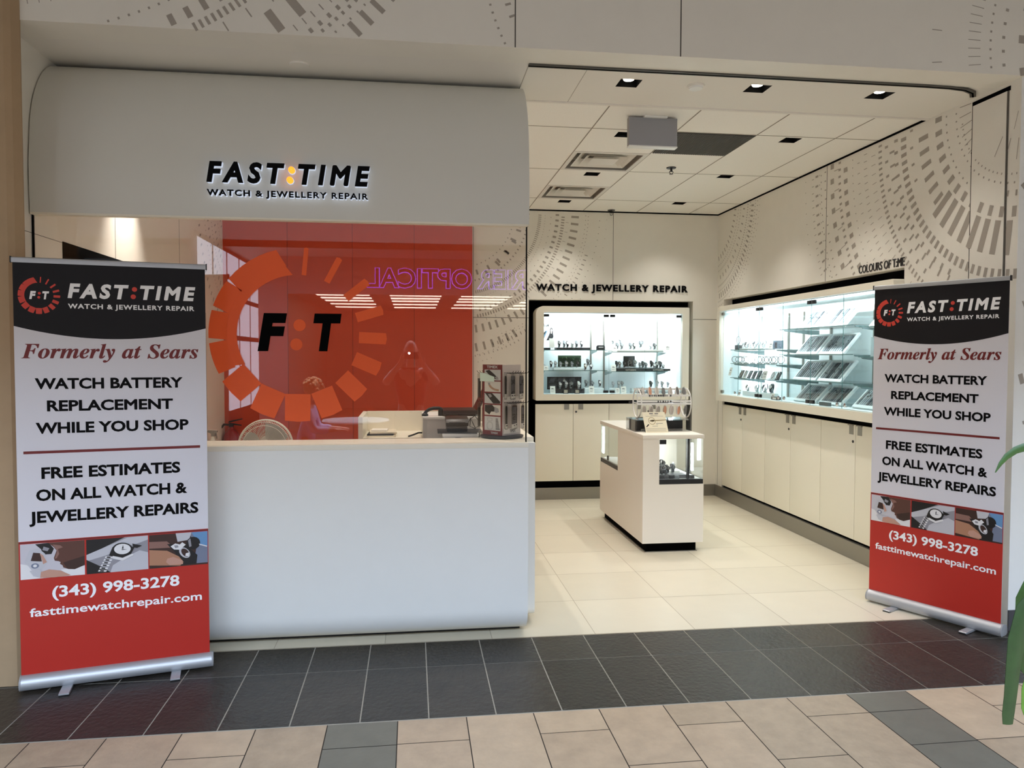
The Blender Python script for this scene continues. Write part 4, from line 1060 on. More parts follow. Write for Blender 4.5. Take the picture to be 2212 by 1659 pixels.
# ---- rotating strap rack on the counter
P0, PL, PR, PBk = Vector((.52, 4.395, 0)), Vector((.418, 4.515, 0)), Vector((.642, 4.497, 0)), Vector((.54, 4.617, 0))
RC = (P0 + PBk) / 2
t = thing('strap_display_rack', 'rotating counter rack hung with watch strap packets', 'display rack', (RC.x, RC.y, 1.112))
mb = MB(); mb.lathe([(0.001, 1.1125), (0.125, 1.1125), (0.13, 1.118), (0.13, 1.126), (0.10, 1.130), (0.001, 1.130)], lambda a, b, c: (RC.x + a, RC.y + b, c), 40); build('turntable', mb, M_plastic, t, smooth=True)
M_rackred = mat('rack_red', (112, 20, 26), 0.4)
nL = Vector(((PL - P0).y, -(PL - P0).x, 0)); nL = (-nL if nL.y > 0 else nL).normalized(); 
dL = (P0 - PL); dR = (PR - P0)
nR = Vector((dR.y, -dR.x, 0)).normalized(); nL = Vector((dL.y, -dL.x, 0)).normalized()
fl = lambda u, v, d: tuple(PL + dL * u + nL * d + Vector((0, 0, v)))
fr = lambda u, v, d: tuple(P0 + dR * u + nR * d + Vector((0, 0, v)))
ZB, ZT = 1.131, 1.548
mb = MB(); mb.prism([(p.x, p.y) for p in (P0, PR, PBk, PL)], lambda u, v, d: (u, v, d), ZB, ZT, 0); build('tower', mb, mat('rack_clear', (206, 198, 190), 0.3), t)
mb = MB(); mb.prism([(0, ZB), (1, ZB), (1, ZT), (0, ZT)], fl, 0.0, 0.003, 0)
pics = [(1.472, 1.525), (1.402, 1.462), (1.340, 1.398), (1.272, 1.334), (1.158, 1.264 - .0)]
cols = [mat('pic_a', (196, 200, 198), .4), mat('pic_b', (212, 210, 200), .4), mat('pic_dark', (20, 19, 20), .4), mat('pic_grey', (150, 150, 150), .4), mat('pic_tan', (176, 140, 110), .4)]
def pl(pts, d, mi):
    mb.add([fl(u, v, d) for u, v in pts], [list(range(len(pts)))], mi)
for i, (a, b) in enumerate(((1.455, 1.518), (1.387, 1.448), (1.318, 1.379), (1.249, 1.310), (1.158, 1.241))):
    pl([(.10, a), (.93, a), (.93, b), (.10, b)], 0.0034, 1 if i % 2 == 0 else 2)
add_text(mb, 'TIMEX', fl, .22, .78, 1.526, 1.542, 0.0036, 1, 0.03)
add_text(mb, 'TIMEX', fl, .42, .8, 1.138, 1.150, 0.0036, 1, 0.03)
pl([(.15, 1.51), (.35, 1.517), (.62, 1.49), (.8, 1.468), (.74, 1.460), (.45, 1.474)], 0.0038, 3); pl([(.62, 1.475), (.78, 1.478), (.84, 1.462), (.74, 1.458)], 0.0040, 4)
for k in range(10):
    a0 = PI + k * 0.16; a1 = a0 + 0.15
    pl([(.95 - .42 + .55 * math.cos(a) * 1.0 + .3, 1.44 + .06 * math.sin(a) * .8) for a in (a0, a1)] + [(.95 - .42 + .44 * math.cos(a) + .3, 1.44 + .045 * math.sin(a) * .8) for a in (a1, a0)], 0.0038, 5 if k > 1 else 4)
pl([(.12, 1.379), (.5, 1.379), (.92, 1.330), (.9, 1.319), (.55, 1.319)], 0.0038, 3); pl([(.28, 1.372), (.42, 1.374), (.5, 1.36), (.38, 1.352)], 0.0040, 4)
pl([(.12, 1.308), (.5, 1.31), (.66, 1.29), (.6, 1.27), (.45, 1.27), (.36, 1.252), (.12, 1.27)], 0.0038, 3); pl([(.62, 1.30), (.82, 1.29), (.86, 1.27), (.7, 1.262), (.6, 1.272)], 0.0038, 4)
for r in (.17, .14):
    c = [(0.38 + r * math.cos(2 * PI * k / 20), 1.185 + r * .155 * math.sin(2 * PI * k / 20)) for k in range(20)]
    c2 = [(0.38 + (r - .012) * math.cos(2 * PI * k / 20), 1.185 + (r - .012) * .155 * math.sin(2 * PI * k / 20)) for k in range(20)]
    for k in range(20):
        k2 = (k + 1) % 20; pl([c[k], c[k2], c2[k2], c2[k]], 0.0038, 4)
pl([(.26, 1.214), (.5, 1.214), (.5, 1.232), (.26, 1.232)], 0.0038, 4); pl([(.28, 1.216), (.48, 1.216), (.48, 1.230), (.28, 1.230)], 0.0040, 1)
for k in range(9):
    pl([(.68, 1.166 + k * .0075), (.68 + .12 + .012 * (8 - k), 1.166 + k * .0075), (.68 + .12 + .012 * (8 - k), 1.170 + k * .0075), (.68, 1.170 + k * .0075)], 0.0038, 3)
build('picture_panel', mb, [M_rackred] + cols, t)
mb = MB(); mb.box(0.405, 4.44, 1.46, 0.43, 4.441, 1.5); 
for z in (1.500, 1.325):
    for k in range(7):
        u = 0.1 + 0.14 * k
        mb = MB(); mb.tube([fr(u, z, 0.0), fr(u, z - 0.004, 0.055), fr(u, z + 0.002, 0.068), fr(u, z + 0.012, 0.074)], 0.0016, 6); build('hook', mb, M_darkmetal, t)
dB = PL - PBk; nB = Vector((dB.y, -dB.x, 0)).normalized()
fbk = lambda u, v, d: tuple(PBk + dB * u + nB * d + Vector((0, 0, v)))
for z in (1.500, 1.325):
    for k in range(4):
        u = 0.5 + 0.14 * k
        mb = MB(); mb.tube([fbk(u, z, 0.0), fbk(u, z - 0.004, 0.045), fbk(u, z + 0.002, 0.058), fbk(u, z + 0.010, 0.064)], 0.0016, 6); build('hook', mb, M_darkmetal, t)
for z0, z1 in ((1.333, 1.360), (1.142, 1.172)):
    mb = MB(); mb.prism([(0.02, z0), (0.88, z0), (0.88, z1), (0.02, z1)], fr, 0.004, 0.009, 0); add_text(mb, 'TIMEX', fr, .34, .66, z0 + .007, z1 - .007, 0.0095, 1, 0.012)
    build('name_strip', mb, [mat('strip_white', (224, 220, 210), .5), M_darkink], t)
# packets
pcol = [(20, 20, 22), (46, 46, 46), (30, 26, 24), (84, 82, 78), (20, 20, 20), (60, 58, 56), (26, 26, 30)]
gl_pouch = glass('pouch_film', (236, 236, 232), 0.08)
for row, (zt, hgt, rn) in enumerate(((1.494, 0.15, 'upper'), (1.318, 0.15, 'lower'))):
    for k in range(7):
        u = 0.1 + 0.14 * k; dep = 0.012 + 0.006 * ((k * 5 + row) % 7)
        base = fr(u, zt - hgt, dep)
        t2 = thing('strap_packet', 'clear strap packet, %s hook along the %s row of the rotating rack' % (ORD[k], rn), 'watch strap', base, math.atan2(dR.y, dR.x), 'watch strap packets on the rotating rack')
        w = 0.009
        fk = lambda a, v, d: fr(u + a / dR.length, v, dep + d)
        mb = MB(); mb.prism([(-w, zt - hgt), (w, zt - hgt), (w, zt), (-w, zt)], fk, -0.003, 0.003); build('pouch', mb, gl_pouch, t2)
        mb = MB(); mb.prism([(-w * .66, zt - hgt + .03), (w * .66, zt - hgt + .03), (w * .8, zt - .03), (w * .45, zt - .012), (-w * .45, zt - .012), (-w * .8, zt - .03)], fk, -0.002, 0.002)
        build('strap', mb, mat('strap_%d' % (k % 7), pcol[(k + row * 3) % 7], 0.5), t2)
        mb = MB(); mb.prism([(-w * .7, zt - hgt + .006), (w * .7, zt - hgt + .006), (w * .7, zt - hgt + .032), (-w * .7, zt - hgt + .032)], fk, -0.0026, 0.0028)
        if (k + row) % 2: mb.prism([(-w * .7, zt - hgt + .02), (w * .7, zt - hgt + .02), (w * .7, zt - hgt + .026), (-w * .7, zt - hgt + .026)], fk, 0.0028, 0.003, 1)
        build('label', mb, [M_paper, M_darkink], t2)
for row, zt in enumerate((1.494, 1.318)):
    for k in range(2):
        u = 0.78 + 0.16 * k; dep = 0.03 + .012 * k
        base = fbk(u, zt - .15, dep)
        t2 = thing('strap_packet', 'grey strap packet, %s on the %s row at the rack side facing the laptop' % (ORD[k], ('upper', 'lower')[row]), 'watch strap', base, math.atan2(dB.y, dB.x), 'watch strap packets on the rotating rack')
        fk = lambda a, v, d: fbk(u + a / dB.length, v, dep + d)
        w = 0.013
        mb = MB(); mb.prism([(-w, zt - .15), (w, zt - .15), (w, zt), (-w, zt)], fk, -0.003, 0.003); build('pouch', mb, gl_pouch, t2)
        mb = MB(); mb.prism([(-w * .7, zt - .142), (w * .7, zt - .142), (w * .8, zt - .03), (-w * .8, zt - .03)], fk, -0.002, 0.002); build('strap', mb, mat('strapb_%d%d' % (row, k), ((30, 30, 30), (60, 58, 56), (128, 118, 112), (40, 40, 40))[row * 2 + k], 0.5), t2)
t = thing('paper_tag', 'pale green paper tag tucked at the top of the rotating rack', 'tag', fl(.05, 1.455, .004), 0)
mb = MB(); mb.prism([(-.12, 1.448), (.62, 1.448), (.62, 1.476), (.1, 1.497), (-.12, 1.499)], fl, 0.006, 0.007); build('sheet', mb, mat('tag_green', (214, 238, 224), .6), t)
# ================================================================== WATCHES
def watch_proto(kind, label, loc, rz, group):
    """kind: (case colour, dial colour, strap colour, size, style)"""
    cc, dc, scol, s, style = kind
    t = thing('wristwatch' if style != 'bangle' else 'bangle', label, 'watch' if style != 'bangle' else 'bangle', loc, rz, group)
    L = lambda n, mb, m, sm=True: build(n, mb, m, t, local=True, smooth=sm)
    mc = mat('watchcase_%d_%d_%d' % cc, cc, 0.25, metal=0.7 if sum(cc) > 200 else 0.2)
    md = mat('dial_%d_%d_%d' % dc, dc, 0.35)
    ms = mat('wstrap_%d_%d_%d' % scol, scol, 0.45, metal=0.5 if sum(scol) > 580 and style != 'bangle' else 0.0)
    if style == 'bangle':
        mb = MB(); r = 0.034 * s
        mb.tube([(r * math.cos(2 * PI * k / 28), 0.012 * math.sin(4 * PI * k / 28) * 0.2, 0.006 + r * 1.05 + r * math.sin(2 * PI * k / 28)) for k in range(28)], 0.0032, 6, closed=True); L('hoop', mb, ms)
        mb = MB(); mb.box(-0.016, -0.012, 0, 0.016, 0.012, 0.007); L('foot', mb, mat('stand_clear', (206, 214, 214), 0.2), False)
        return t
    # strap loop standing up, case on its face
    tilt = math.radians(-24 if style == 'stand' else -50)
    R = Matrix.Translation((0, 0, 0.046 * s)) @ Matrix.Rotation(tilt, 4, 'X')
    R2 = Matrix.Translation((0, 0, 0.004)) if style == 'flat' else R
    n = 22; w = 0.0085 * s
    mb = MB(); v = []; f = []
    for k in range(n):
        a = 2 * PI * k / n
        y = 0.022 * s * math.sin(a) * 0.85 + 0.008 * s; z = 0.036 * s * math.cos(a)
        y2 = y * 0.86 + 0.001; z2 = z * 0.92
        ww = w * (1.05 if math.sin(a) < -0.5 else 0.92)
        v += [(-ww, y, z), (ww, y, z), (ww, y2, z2), (-ww, y2, z2)]
    for k in range(n):
        k2 = (k + 1) % n
        for j in range(4):
            j2 = (j + 1) % 4
            f.append((k * 4 + j, k * 4 + j2, k2 * 4 + j2, k2 * 4 + j))
    mb.add(v, f); mb.xf(R); L('strap', mb, ms, False)
    fc = lambda a, b, c: tuple(R @ Vector((a, -0.0105 * s - c, b)))
    r = 0.0185 * s
    mb = MB(); mb.lathe([(0.001, -0.003), (r, -0.003), (r * 1.02, 0.002), (r * 0.96, 0.0055), (r * 0.84, 0.0062)], fc, 22)
    mb.obox(R @ Matrix.Translation((r * 1.08, -0.0105 * s - 0.001, 0)), 0.005 * s, 0.003, 0.004 * s); L('case', mb, mc)
    mb = MB(); mb.lathe([(0.001, 0.0063), (r * 0.83, 0.0063)], fc, 22, 0, cap=False)
    ink = 1
    for a, ln, wd in ((0.9, 0.55, 0.05), (-1.0, 0.72, 0.035)):
        c_, s_ = math.cos(a), math.sin(a)
        pts = [(-s_ * wd * r * -1, c_ * wd * r * -1), (s_ * wd * r * -1, -c_ * wd * r * -1)]
        p = [(c_ * ln * r + -s_ * wd * r, s_ * ln * r + c_ * wd * r), (c_ * ln * r + s_ * wd * r, s_ * ln * r - c_ * wd * r), (s_ * wd * r, -c_ * wd * r), (-s_ * wd * r, c_ * wd * r)]
        mb.add([fc(x, y, 0.0068) for x, y in p], [(0, 1, 2, 3)], 1)
    for k in range(12):
        a = 2 * PI * k / 12; c_, s_ = math.cos(a), math.sin(a); q = r * 0.04
        p = [(c_ * r * .78 - s_ * q, s_ * r * .78 + c_ * q), (c_ * r * .78 + s_ * q, s_ * r * .78 - c_ * q), (c_ * r * .64 + s_ * q, s_ * r * .64 - c_ * q), (c_ * r * .64 - s_ * q, s_ * r * .64 + c_ * q)]
        mb.add([fc(x, y, 0.0067) for x, y in p], [(0, 1, 2, 3)], 1)
    build('dial', mb, [md, M_darkink if sum(dc) > 300 else M_paper], t, local=True)
    mb = MB(); mb.prism([(-0.012 * s, 0), (0.020 * s, 0), (0.012 * s, 0.02 * s), (0.008 * s, 0.046 * s), (0.002, 0.046 * s), (-0.004 * s, 0.02 * s)], lambda u, v, d: (d, u + 0.004, v), -0.007 * s, 0.007 * s)
    L('stand', mb, mat('stand_clear', (206, 214, 214), 0.2), False)
    return t
PROTO = {}
def put(kind, loc, rz, label, group):
    if kind not in PROTO:
        PROTO[kind] = watch_proto(kind, label, loc, rz, group); return PROTO[kind]
    return place_copy(PROTO[kind], loc, rz, label, group)
BLK, WHT, SIL, GRY, BRN, NVY, GLD = (18, 18, 20), (232, 232, 230), (196, 198, 202), (92, 96, 100), (70, 44, 32), (34, 44, 64), (188, 150, 96)

def price_card(x, y, z, w, h, label, rz=0.0, tilt=0.25, group='price cards in the displays'):
    t = thing('price_card', label, 'card', (x, y, z), rz, group)
    R = Matrix.Translation((0, 0, 0)) @ Matrix.Rotation(-tilt, 4, 'X')
    mb = MB(); mb.obox(R @ Matrix.Translation((0, 0, h / 2)), w, 0.001, h)
    q = lambda u0, v0, u1, v1: mb.add([R @ Vector((u, -0.0008, v)) for u, v in ((u0, v0), (u1, v0), (u1, v1), (u0, v1))], [(0, 1, 2, 3)], 1)
    q(-w * .30, h * .56, w * .30, h * .66); q(-w * .24, h * .68, w * .1, h * .74); q(-w * .34, h * .34, w * .30, h * .38); q(-w * .34, h * .22, w * .16, h * .26)
    build('card', mb, [M_paper, M_ink], t, local=True)
    return t

# ================================================================== BACK DISPLAY CABINET
t = thing('wall_display_cabinet', 'lit glass watch display set in the back wall over cream cupboard doors', 'display cabinet', (2.2, 8.3, 0))
FX0, FX1, FZ0, FZ1 = 1.343, 3.090, 1.108, 2.146
GX0, GX1, GZ0, GZ1 = 1.430, 3.013, 1.174, 2.078
outer = rrect(FX0, FZ0, FX1, FZ1, (0.012, 0.012, 0.012, 0.085), 8); inner = rrect(GX0, GZ0, GX1, GZ1, (0.004, 0.004, 0.004, 0.004), 8)
fF = lambda u, v, d: (u, d, v)
mb = MB(); mb.ring_prism(outer, inner, fF, 8.22, 8.44); build('face_frame', mb, M_cream, t, smooth=True)
mb = MB()  # lined interior box
y0, y1 = 8.262, 8.64
GX0 += .004; GX1 -= .004; GZ0 += .003; GZ1 -= .004
mb.quad((GX0, y1, GZ0), (GX1, y1, GZ0), (GX1, y1, GZ1), (GX0, y1, GZ1)); mb.quad((GX0, y0, GZ0), (GX0, y1, GZ0), (GX0, y1, GZ1), (GX0, y0, GZ1)); mb.quad((GX1, y0, GZ0), (GX1, y1, GZ0), (GX1, y1, GZ1), (GX1, y0, GZ1))
mb.quad((GX0, y0, GZ0), (GX1, y0, GZ0), (GX1, y1, GZ0), (GX0, y1, GZ0)); mb.quad((GX0, y0, GZ1), (GX1, y0, GZ1), (GX1, y1, GZ1), (GX0, y1, GZ1))
build('lining', mb, M_caseback, t)
xm = 2.172
xl, xr_ = 1.766, 2.582
for a, b in ((GX0, xl), (xl, xm), (xm, xr_), (xr_, GX1)):
    mb = MB(); mb.box(a + 0.002, 8.238, GZ0 + 0.004, b - 0.002, 8.244, GZ1 - 0.004, 0); mb.box(b - 0.0022, 8.2385, GZ0 + 0.004, b - 0.0016, 8.2435, GZ1 - 0.004, 1)
    build('glass_door', mb, [M_caseglass, M_glassedge], t)
for x in (GX0 + 0.028, xm - 0.036, xm + 0.036, GX1 - 0.036):
    for z in (GZ1 - 0.028, GZ0 + 0.026):
        if z < 1.3 and x in (GX0 + 0.028, GX1 - 0.036): continue
        mb = MB(); mb.box(x - 0.028, 8.228, z - 0.014, x + 0.028, 8.252, z + 0.014); build('hinge', mb, M_darkmetal, t, bevel=0.003)
for x, z0 in ((1.452, GZ0), (2.055, GZ0), (2.212, GZ0), (2.858, GZ0)):
    mb = MB(); mb.box(x - 0.008, 8.620, z0, x + 0.008, 8.638, GZ1 - 0.03); build('upright', mb, M_steel, t)
mb = MB(); mb.box(2.985, 8.50, GZ0 + 0.02, 3.008, 8.60, GZ1 - 0.03); build('led_strip', mb, M_led, t)
mb = MB(); mb.box(GX0 + 0.01, 8.275, GZ1 - 0.018, GX1 - 0.01, 8.31, GZ1 - 0.004); build('led_strip', mb, M_led_soft, t)
shelves = [(1.445, 2.05, 1.668), (1.445, 2.05, 1.438), (2.215, 2.875, 1.648), (2.215, 2.875, 1.428)]
for a, b, z in shelves:
    mb = MB(); mb.box(a, 8.30, z - 0.006, b + 0.12 if a < 2 else b, 8.60, z, 0); mb.box(a, 8.2985, z - 0.006, b + 0.12 if a < 2 else b, 8.30, z, 1)
    build('shelf', mb, [M_caseglass, M_glassedge], t)
    for x in (a + 0.01, b + (0.005 if a < 2 else -0.017)):
        mb = MB(); mb.prism([(8.62, z - 0.007), (8.33, z - 0.007), (8.34, z - 0.02), (8.62, z - 0.05)], lambda u, v, d: (d, u, v), x - 0.003, x + 0.003); build('bracket', mb, mat('bracket_grey', (150, 170, 172), 0.4), t)
# cupboard doors
for i, (a, b) in enumerate(((1.345, 1.768), (1.772, 2.176), (2.180, 2.60), (2.604, 3.075))):
    mb = MB(); mb.box(a, 8.25, 0.209, b, 8.27, 1.066); d = build('cupboard_door', mb, M_cream, t, bevel=0.0015)
    mb = MB(); mb.box(b - 0.06 if i % 2 == 0 else a + 0.05, 8.246, 1.02, b - 0.0 if i % 2 == 0 else a + 0.11, 8.25, 1.066)
    if i % 2 == 0: mb = MB(); mb.box(b - 0.10, 8.245, 1.005, b - 0.045, 8.25, 1.066)
    else: mb = MB(); mb.box(a + 0.055, 8.245, 1.005, a + 0.11, 8.25, 1.066)
    build('pull_tab', mb, M_steel, d)
    if i % 2 == 1:
        mb = MB(); mb.lathe([(0.001, 0), (0.011, 0), (0.011, 0.004), (0.001, 0.005)], lambda u, v, c: (a + 0.03 + u, 8.25 - c, 0.98 + v), 16, 0, cap=False); build('lock', mb, M_darkmetal, d)
mb = MB(); mb.box(1.345, 8.275, 0.145, 3.075, 8.45, 1.1); build('carcass', mb, M_black, t)
mb = MB(); mb.box(1.275, 8.262, 0.0, 3.16, 8.28, 0.133); build('plinth', mb, M_steel, t)
CASEL = []
def case_lamp(parent, x, y, z, sx, sy, power, rot=(0, 0, 0)):
    l = bpy.data.lights.new('case_light', 'AREA'); l.energy = power; l.color = (0.92, 0.99, 1.0); l.shape = 'RECTANGLE'; l.size = sx; l.size_y = sy
    o = bpy.data.objects.new('case_light', l); COL.objects.link(o); o.parent = parent
    o.location = tuple(WM[parent.name].inverted() @ Vector((x, y, z))); o.rotation_euler = rot
case_lamp(t, (GX0 + GX1) / 2, 8.30, GZ1 - 0.022, 1.5, 0.03, CASE_LIGHT, (math.radians(35), 0, 0))

# contents of the back display
grp = 'watches in the back wall display'
SHL = {'A': (1.668, 'upper'), 'B': (1.438, 'middle'), 'C': (GZ0 + 0.002, 'bottom')}
SHR = {'A': (1.648, 'upper'), 'B': (1.428, 'middle'), 'C': (GZ0 + 0.002, 'bottom')}
def plinth_block(name, x0, x1, y0, y1, z0, z1, m, label, cat='display plinth'):
    mb = MB(); mb.box(x0, y0, z0, x1, y1, z1); return tag(build(name, mb, m, bevel=0.002), label, cat)
plinth_block('watch_riser', 1.60, 1.985, 8.36, 8.50, 1.6685, 1.694, M_plastic, 'long black base under watches on the upper shelf, counter half of back display')
plinth_block('watch_riser', 1.445, 1.53, 8.36, 8.46, 1.6685, 1.69, M_plastic, 'short black base under the advert standee in the back display')
tb = thing('name_block', 'small black name block with rounded top on the upper shelf of the back display', 'sign block', (2.12, 8.42, 1.668))
mb = MB(); mb.prism(rrect(2.07, 1.6685, 2.165, 1.722, (0.001, 0.001, 0.02, 0.02)), fF, 8.40, 8.43); build('block', mb, M_plastic, tb)
mb = MB(); mb.box(2.09, 8.3993, 1.697, 2.145, 8.40, 1.703); build('name_line', mb, M_paper, tb)
plinth_block('watch_riser', 2.23, 2.84, 8.36, 8.52, 1.6485, 1.672, M_white, 'long white step base on the upper shelf, corner half of back display')
for k, (a, b) in enumerate(((2.285, 2.62), (2.625, 2.92))):
    tb = thing('brand_riser', 'low black name base under watches on the middle shelf, ' + ('nearer the counter' if k == 0 else 'nearer the corner'), 'display plinth', ((a + b) / 2, 8.42, 1.428), 0, 'black name bases in the back display')
    mb = MB(); mb.prism([(8.345, 1.4285), (8.55, 1.4285), (8.55, 1.468), (8.37, 1.462), (8.345, 1.455)], lambda u, v, d: (d, u, v), a, b); build('base', mb, M_plastic, tb)
    mb = MB(); add_text(mb, 'CITIZEN', fy(8.344), (a + b) / 2 - .06, (a + b) / 2 + .06, 1.436, 1.449, 0, 0, 0.02); build('lettering', mb, M_paper, tb)
def backdrop(x0, x1, z0, z1, y, mats, label, shapes=()):
    tb = thing('backdrop_card', label, 'advert card', ((x0 + x1) / 2, y, z0))
    mb = MB(); mb.box(x0, y, z0, x1, y + 0.006, z1, 0)
    for lv, (mi, pts) in enumerate(shapes):
        mb.add([(x0 + (x1 - x0) * u, y - 0.0006 - 0.0003 * lv, z0 + (z1 - z0) * v) for u, v in pts], [list(range(len(pts)))], mi)
    build('card', mb, mats, tb)
    return tb
rl = random.Random(5)
leafs = []
for k in range(60):
    u, v = rl.random() * .92 + .04, rl.random() * .8 + .1; r = .02 + rl.random() * .03; a = rl.random() * PI
    leafs.append((1 + k % 3, [(u + r * math.cos(a), min(1, v + 2.2 * r * math.sin(a))), (u - .3 * r * math.sin(a), v + .6 * r * math.cos(a)), (u - r * math.cos(a), max(0, v - 2.2 * r * math.sin(a))), (u + .3 * r * math.sin(a), v - .6 * r * math.cos(a))]))
backdrop(1.655, 1.925, 1.475, 1.605, 8.56, [mat('leaf_deep', (40, 66, 40), .6), mat('leaf_mid', (82, 122, 70), .6), mat('leaf_pale', (150, 184, 132), .6), mat('leaf_dark', (28, 46, 30), .6)], 'green leafy picture card behind watches on the middle shelf of the back display', leafs)
backdrop(1.53, 1.93, 1.215, 1.36, 8.56, [mat('card_black', (16, 16, 18), .5), mat('card_grey', (70, 70, 74), .5), M_paper], 'wide black picture card behind watches at the bottom of the back display', [(1, [(.04, .5), (.2, .55), (.24, .9), (.1, .9)]), (1, [(.3, .6), (.45, .5), (.5, .9), (.33, .88)]), (1, [(.62, .55), (.85, .5), (.8, .92), (.66, .9)]), (2, [(.46, .62), (.475, .82), (.485, .66), (.5, .88), (.515, .66), (.525, .82), (.54, .62)]), (1, [(.02, .1), (.3, .1), (.25, .4), (.06, .38)])])
backdrop(2.43, 2.565, 1.475, 1.60, 8.57, [mat('card_dark', (44, 44, 46), .5), mat('card_mid', (96, 96, 98), .5), mat('card_black', (16, 16, 18), .5)], 'dark grey picture card behind watches on the middle shelf near the corner', [(1, [(.45, .05), (.9, .08), (.92, .9), (.5, .85)]), (2, [(.05, .1), (.4, .1), (.42, .95), (.05, .95)])])
# advert standee with a dark-clothed figure silhouette
tb = backdrop(1.440, 1.60, 1.692, 1.98, 8.50, [mat('card_pale', (222, 236, 240), .6), mat('card_ink', (24, 24, 28), .5), mat('card_blue', (84, 112, 132), .5), mat('card_face', (208, 190, 180), .6), M_paper], 'tall advert card with a dark clothed figure on the upper shelf of the back display',
    [(2, [(.02, .36), (.38, .68), (.5, .66), (.1, .2), (.02, .2)]), (1, [(.04, .44), (.34, .66), (.4, .62), (.08, .36)]), (1, [(.02, .3), (.24, .46), (.28, .42), (.06, .24)]), (4, [(.02, .2), (.2, .16), (.3, .3), (.1, .28)]), (1, [(.42, .28), (.62, .52), (.66, .58), (.9, .55), (.94, .44), (.86, .36), (.9, .14), (.92, .0), (.80, .0), (.76, .22), (.66, .2), (.6, .3)]), (1, [(.66, .5), (.68, .74), (.76, .80), (.86, .76), (.9, .52)]), (3, [(.74, .56), (.72, .70), (.77, .76), (.83, .70), (.81, .56)]), (1, [(.08, .98), (.16, .82), (.22, .99), (.3, .80), (.34, .80), (.24, .97), (.2, .93), (.14, .99)]), (1, [(.36, .84), (.42, .96), (.44, .85), (.5, .96), (.52, .84), (.58, .95), (.62, .97), (.56, .80), (.5, .88), (.46, .80), (.42, .88), (.38, .80)])])
mb = MB(); mb.box(1.515, 8.355, 1.692, 1.575, 8.36, 1.795); tag(build('leaflet', mb, M_paper), 'blank white leaflet before the advert standee in the back display', 'leaflet')
def W(shelf, half, idx, x, kind, dz=0.0, y=8.43, rz=0.0, what='watch'):
    z, nm = (SHL if half == 0 else SHR)[shelf]
    lab = '%s %s, %s along the %s shelf, %s half of the back display' % (LOOK[kind], what, ORD[idx], nm, ('counter', 'corner')[half])
    put(kind, (x, y, z + dz), rz, lab, grp)
K = {'bs': (BLK, WHT, BLK, 1.0, 'stand'), 'sw': (SIL, WHT, SIL, 1.0, 'stand'), 'bb': (BLK, BLK, BLK, 1.0, 'stand'), 'gg': (GRY, GRY, GRY, 1.05, 'stand'), 'sb': (SIL, BLK, BLK, 1.1, 'stand'), 'ss': (SIL, SIL, SIL, 0.9, 'stand'), 'bw': (BLK, WHT, BLK, 1.25, 'stand'), 'bn': (BLK, NVY, BLK, 1.2, 'stand'), 'br': (GLD, WHT, BRN, 1.0, 'stand'), 'ww': (SIL, WHT, WHT, 1.1, 'stand')}
LOOK = {K['bs']: 'white dial black strap', K['sw']: 'silver bracelet white dial', K['bb']: 'all black', K['gg']: 'grey', K['sb']: 'black dial silver case', K['ss']: 'all silver', K['bw']: 'large white dial black', K['bn']: 'large navy dial black', K['br']: 'gold case brown strap', K['ww']: 'white strap'}
def row(shelf, half, items):
    items = sorted(items, key=lambda q: q[0])
    for i, it in enumerate(items):
        W(shelf, half, i, it[0], K[it[1]], it[2] if len(it) > 2 else 0, it[3] if len(it) > 3 else 8.43, it[4] if len(it) > 4 else 0.1)
row('A', 0, [(1.642, 'bb', .026), (1.70, 'gg', .026), (1.738, 'bs', .026), (1.792, 'ww', .026), (1.842, 'gg', .026), (1.90, 'bs', .026)])
row('B', 0, [(1.475, 'ss', .0), (1.55, 'bs', .03), (1.60, 'sw', .03), (1.66, 'ss', .03), (1.725, 'sw', .03), (1.79, 'ss', .03), (1.855, 'bb', .03), (1.945, 'br', .0), (1.975, 'gg', .05), (2.01, 'bs', .0)])
row('C', 0, [(1.655, 'sw', .05), (1.725, 'sw', .06), (1.78, 'sb', .055), (1.87, 'ww', .05), (1.955, 'gg', .07), (2.025, 'gg', .06), (2.115, 'bs', .07)])
plinth_block('watch_riser', 1.55, 1.92, 8.38, 8.48, GZ0 + .0005, GZ0 + .05, M_plastic, 'black step base at the bottom of the back display, counter half')
plinth_block('watch_riser', 1.93, 2.15, 8.38, 8.48, GZ0 + .0005, GZ0 + .06, M_caseback, 'pale step base at the bottom of the back display, by the door hinge')
plinth_block('watch_riser', 1.575, 1.90, 8.385, 8.475, 1.4385, 1.468, M_caseback, 'pale step base on the middle shelf of the back display')
row('A', 1, [(2.275, 'ss', .085, 8.47), (2.315, 'gg', .025), (2.36, 'ss', .095, 8.47), (2.368, 'gg', .025), (2.47, 'gg', .025), (2.515, 'bs', .025), (2.59, 'gg', .045), (2.625, 'ss', .085, 8.47), (2.71, 'ss', .025), (2.755, 'bb', .025)])
row('B', 1, [(2.31, 'bb', .04), (2.345, 'sw', .035), (2.40, 'bb', .035), (2.46, 'sb', .045), (2.525, 'ww', .045), (2.585, 'ss', .03), (2.62, 'gg', .035), (2.655, 'ss', .03), (2.72, 'bb', .045), (2.745, 'sw', .02, 8.40), (2.785, 'bs', .03), (2.825, 'sb', .035), (2.86, 'sw', .01)])
row('C', 1, [(2.27, 'ss', .06), (2.335, 'sw', .06), (2.375, 'ss', .065), (2.715, 'bb', .06), (2.79, 'ww', .06), (2.85, 'sw', .06), (2.92, 'ss', .06)])
plinth_block('watch_riser', 2.24, 2.42, 8.38, 8.48, GZ0 + .0005, GZ0 + .058, M_caseback, 'pale step base at the bottom of the back display, corner half')
plinth_block('watch_riser', 2.67, 2.96, 8.38, 8.48, GZ0 + .0005, GZ0 + .058, M_caseback, 'pale step base at the bottom of the back display, beside the bright light strip')
